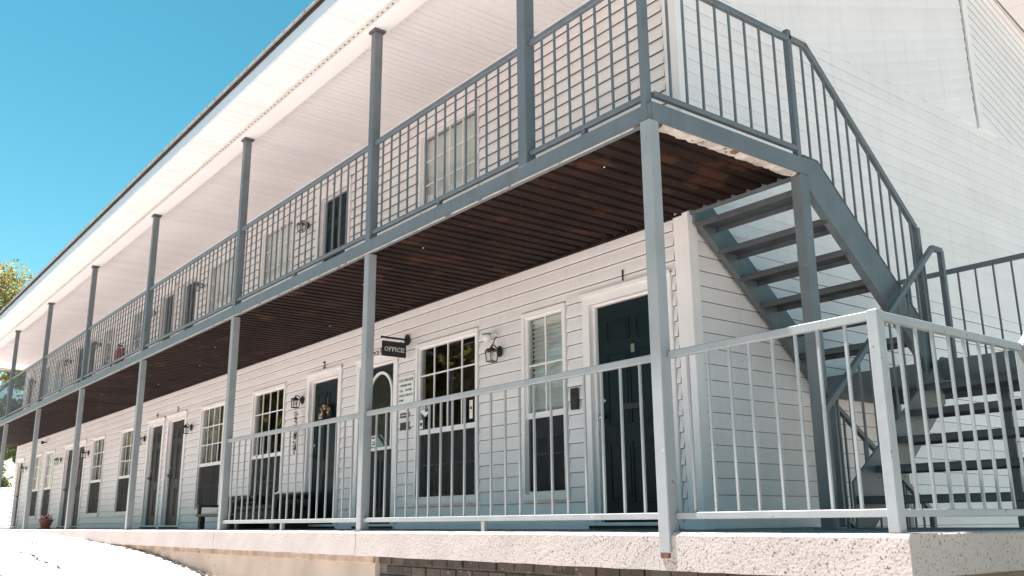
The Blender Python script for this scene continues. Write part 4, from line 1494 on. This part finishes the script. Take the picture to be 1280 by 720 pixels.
def tree(label, loc, h, spread, trunk_h, leaf, nleaf, size, seed, group=None, clusters=36, name='tree'):
    rr = random.Random(seed)
    t = thing(name, label, 'tree', loc, group)
    tr_ = MB()
    top = h * 0.72
    tr_.tube([(0, 0, -0.1), (0.05, 0.02, trunk_h * .5), (rr.uniform(-.2, .2), rr.uniform(-.2, .2), trunk_h), (rr.uniform(-.4, .4), rr.uniform(-.4, .4), top)], [h * .032, h * .026, h * .021, h * .006], 9)
    cl = []
    for i in range(clusters):
        a = rr.uniform(0, 2 * math.pi)
        el = rr.uniform(-0.25, 1.0)
        rad = rr.uniform(0.55, 1.0)
        cz = trunk_h + (h - trunk_h) * 0.48
        c = Vector((math.cos(a) * spread * rad * math.cos(el * 1.35), math.sin(a) * spread * rad * math.cos(el * 1.35), cz + (h - cz) * rad * math.sin(el * 1.35) * (1.0 if el > 0 else 1.1)))
        cl.append((c, rr.uniform(0.14, 0.26) * spread))
        if i < 16:
            st_ = Vector((0, 0, rr.uniform(trunk_h * 0.8, top * 0.85)))
            mid = st_.lerp(c, 0.5) + Vector((rr.uniform(-.3, .3), rr.uniform(-.3, .3), rr.uniform(0, .5)))
            tr_.tube([st_, mid, c], [h * .011, h * .007, h * .002], 6)
    tr_.build('trunk', 'bark', t, smooth=True)
    v, f = [], []
    for i in range(nleaf):
        c, r_ = cl[i % len(cl)]
        d = Vector((rr.gauss(0, 1), rr.gauss(0, 1), rr.gauss(0, 0.75)))
        d = d.normalized() * r_ * rr.random() ** 0.45 * (1 + 0.35 * rr.random())
        p = c + d
        n = Vector((rr.gauss(0, 1), rr.gauss(0, 1), rr.gauss(0.5, 1))).normalized()
        u = n.orthogonal().normalized()
        w = n.cross(u)
        a = rr.uniform(0, 6.28)
        u, w = u * math.cos(a) + w * math.sin(a), w * math.cos(a) - u * math.sin(a)
        s_ = size * rr.uniform(0.6, 1.3)
        o = len(v)
        v += [p - u * s_, p - w * s_ * .45 + n * s_ * .1, p + u * s_, p + w * s_ * .45 + n * s_ * .1]
        f.append((o, o + 1, o + 2, o + 3))
    me = bpy.data.meshes.new('crown')
    me.from_pydata([tuple(p) for p in v], [], f)
    obj('crown', me, leaf, t)
    return t


tree('yellow-green tree rising over the far end of the roof', (-60, 2.6, -0.02), 15.9, 5.0, 5.0, 'leaf_bright', 32000, 0.15, 3, clusters=60)
tree('dark green tree standing beyond the far end of the balcony', (-44, 5.6, -0.02), 7.6, 3.0, 1.2, 'leaf_green', 12000, 0.13, 9)
BACK = [(-24, -24, 15, 6, 11, 'leaf_olive'), (-35, -28, 18, 7, 12, 'leaf_yellow'), (-46, -24, 16, 6.5, 13, 'leaf_yellow'), (-57, -30, 18, 7.5, 14, 'leaf_olive'), (-15, -31, 16, 6, 15, 'leaf_green'),
        (-70, -25, 15, 7, 16, 'leaf_yellow'), (-84, -28, 13, 7, 17, 'leaf_olive'), (-100, -24, 11, 6, 18, 'leaf_yellow'), (-120, -27, 13, 7, 19, 'leaf_olive')]
KIND = {'leaf_olive': 'olive-green', 'leaf_yellow': 'yellowing', 'leaf_green': 'dark green'}
for (x, y, h, s_, sd, lm) in BACK:
    tree('%s tree across the street mirrored in the motel windows' % KIND[lm], (x, y, gz(x)), h, s_, 1.4, lm, 15000, 0.42, sd, 'trees across the street', clusters=50)

# ------------------------------------------------------------------ beyond the far end: house, white wall, shrub
hs = thing('neighbour_house', 'pale house with a dark window and striped awning beyond the motel end', 'house', (-40, 3.2, -0.02))
MB().box(-3, 0, 0.6, 7, 0, 2.1).build('wall', 'siding', hs)
MB().prism([(0.3, 2.1), (7.3, 2.1), (3.8, 4.0)], 0, -3.2, 0.15).build('roof', 'roof_metal', hs)
MB().box(-0.002, 0.03, 1.0, 1.9, 0.8, 1.7).build('window', 'black', hs)
for i in range(7):
    MB().bar((0.03, 0.75 + i * 0.2, 1.95), (0.55, 0.75 + i * 0.2, 1.72), 0.1, 0.02).build('awning_strip', 'white' if i % 2 else 'tread_steel', hs)
gw = thing('garden_wall', 'low white garden wall beyond the far end of the porch', 'wall', (-33.5, 1.2, -0.03))
MB().box(-0.15, 0.15, 0.0, 3.0, 0, 1.35).build('wall_body', 'siding', gw)
MB().box(-0.19, 0.19, -0.05, 3.05, 1.351, 1.42).build('coping', 'trim', gw, bevel=0.01)
tree('bushy green shrub beside the white garden wall', (-36.5, 1.6, -0.03), 2.6, 1.1, 0.3, 'leaf_green', 5000, 0.07, 31, name='shrub', clusters=24)
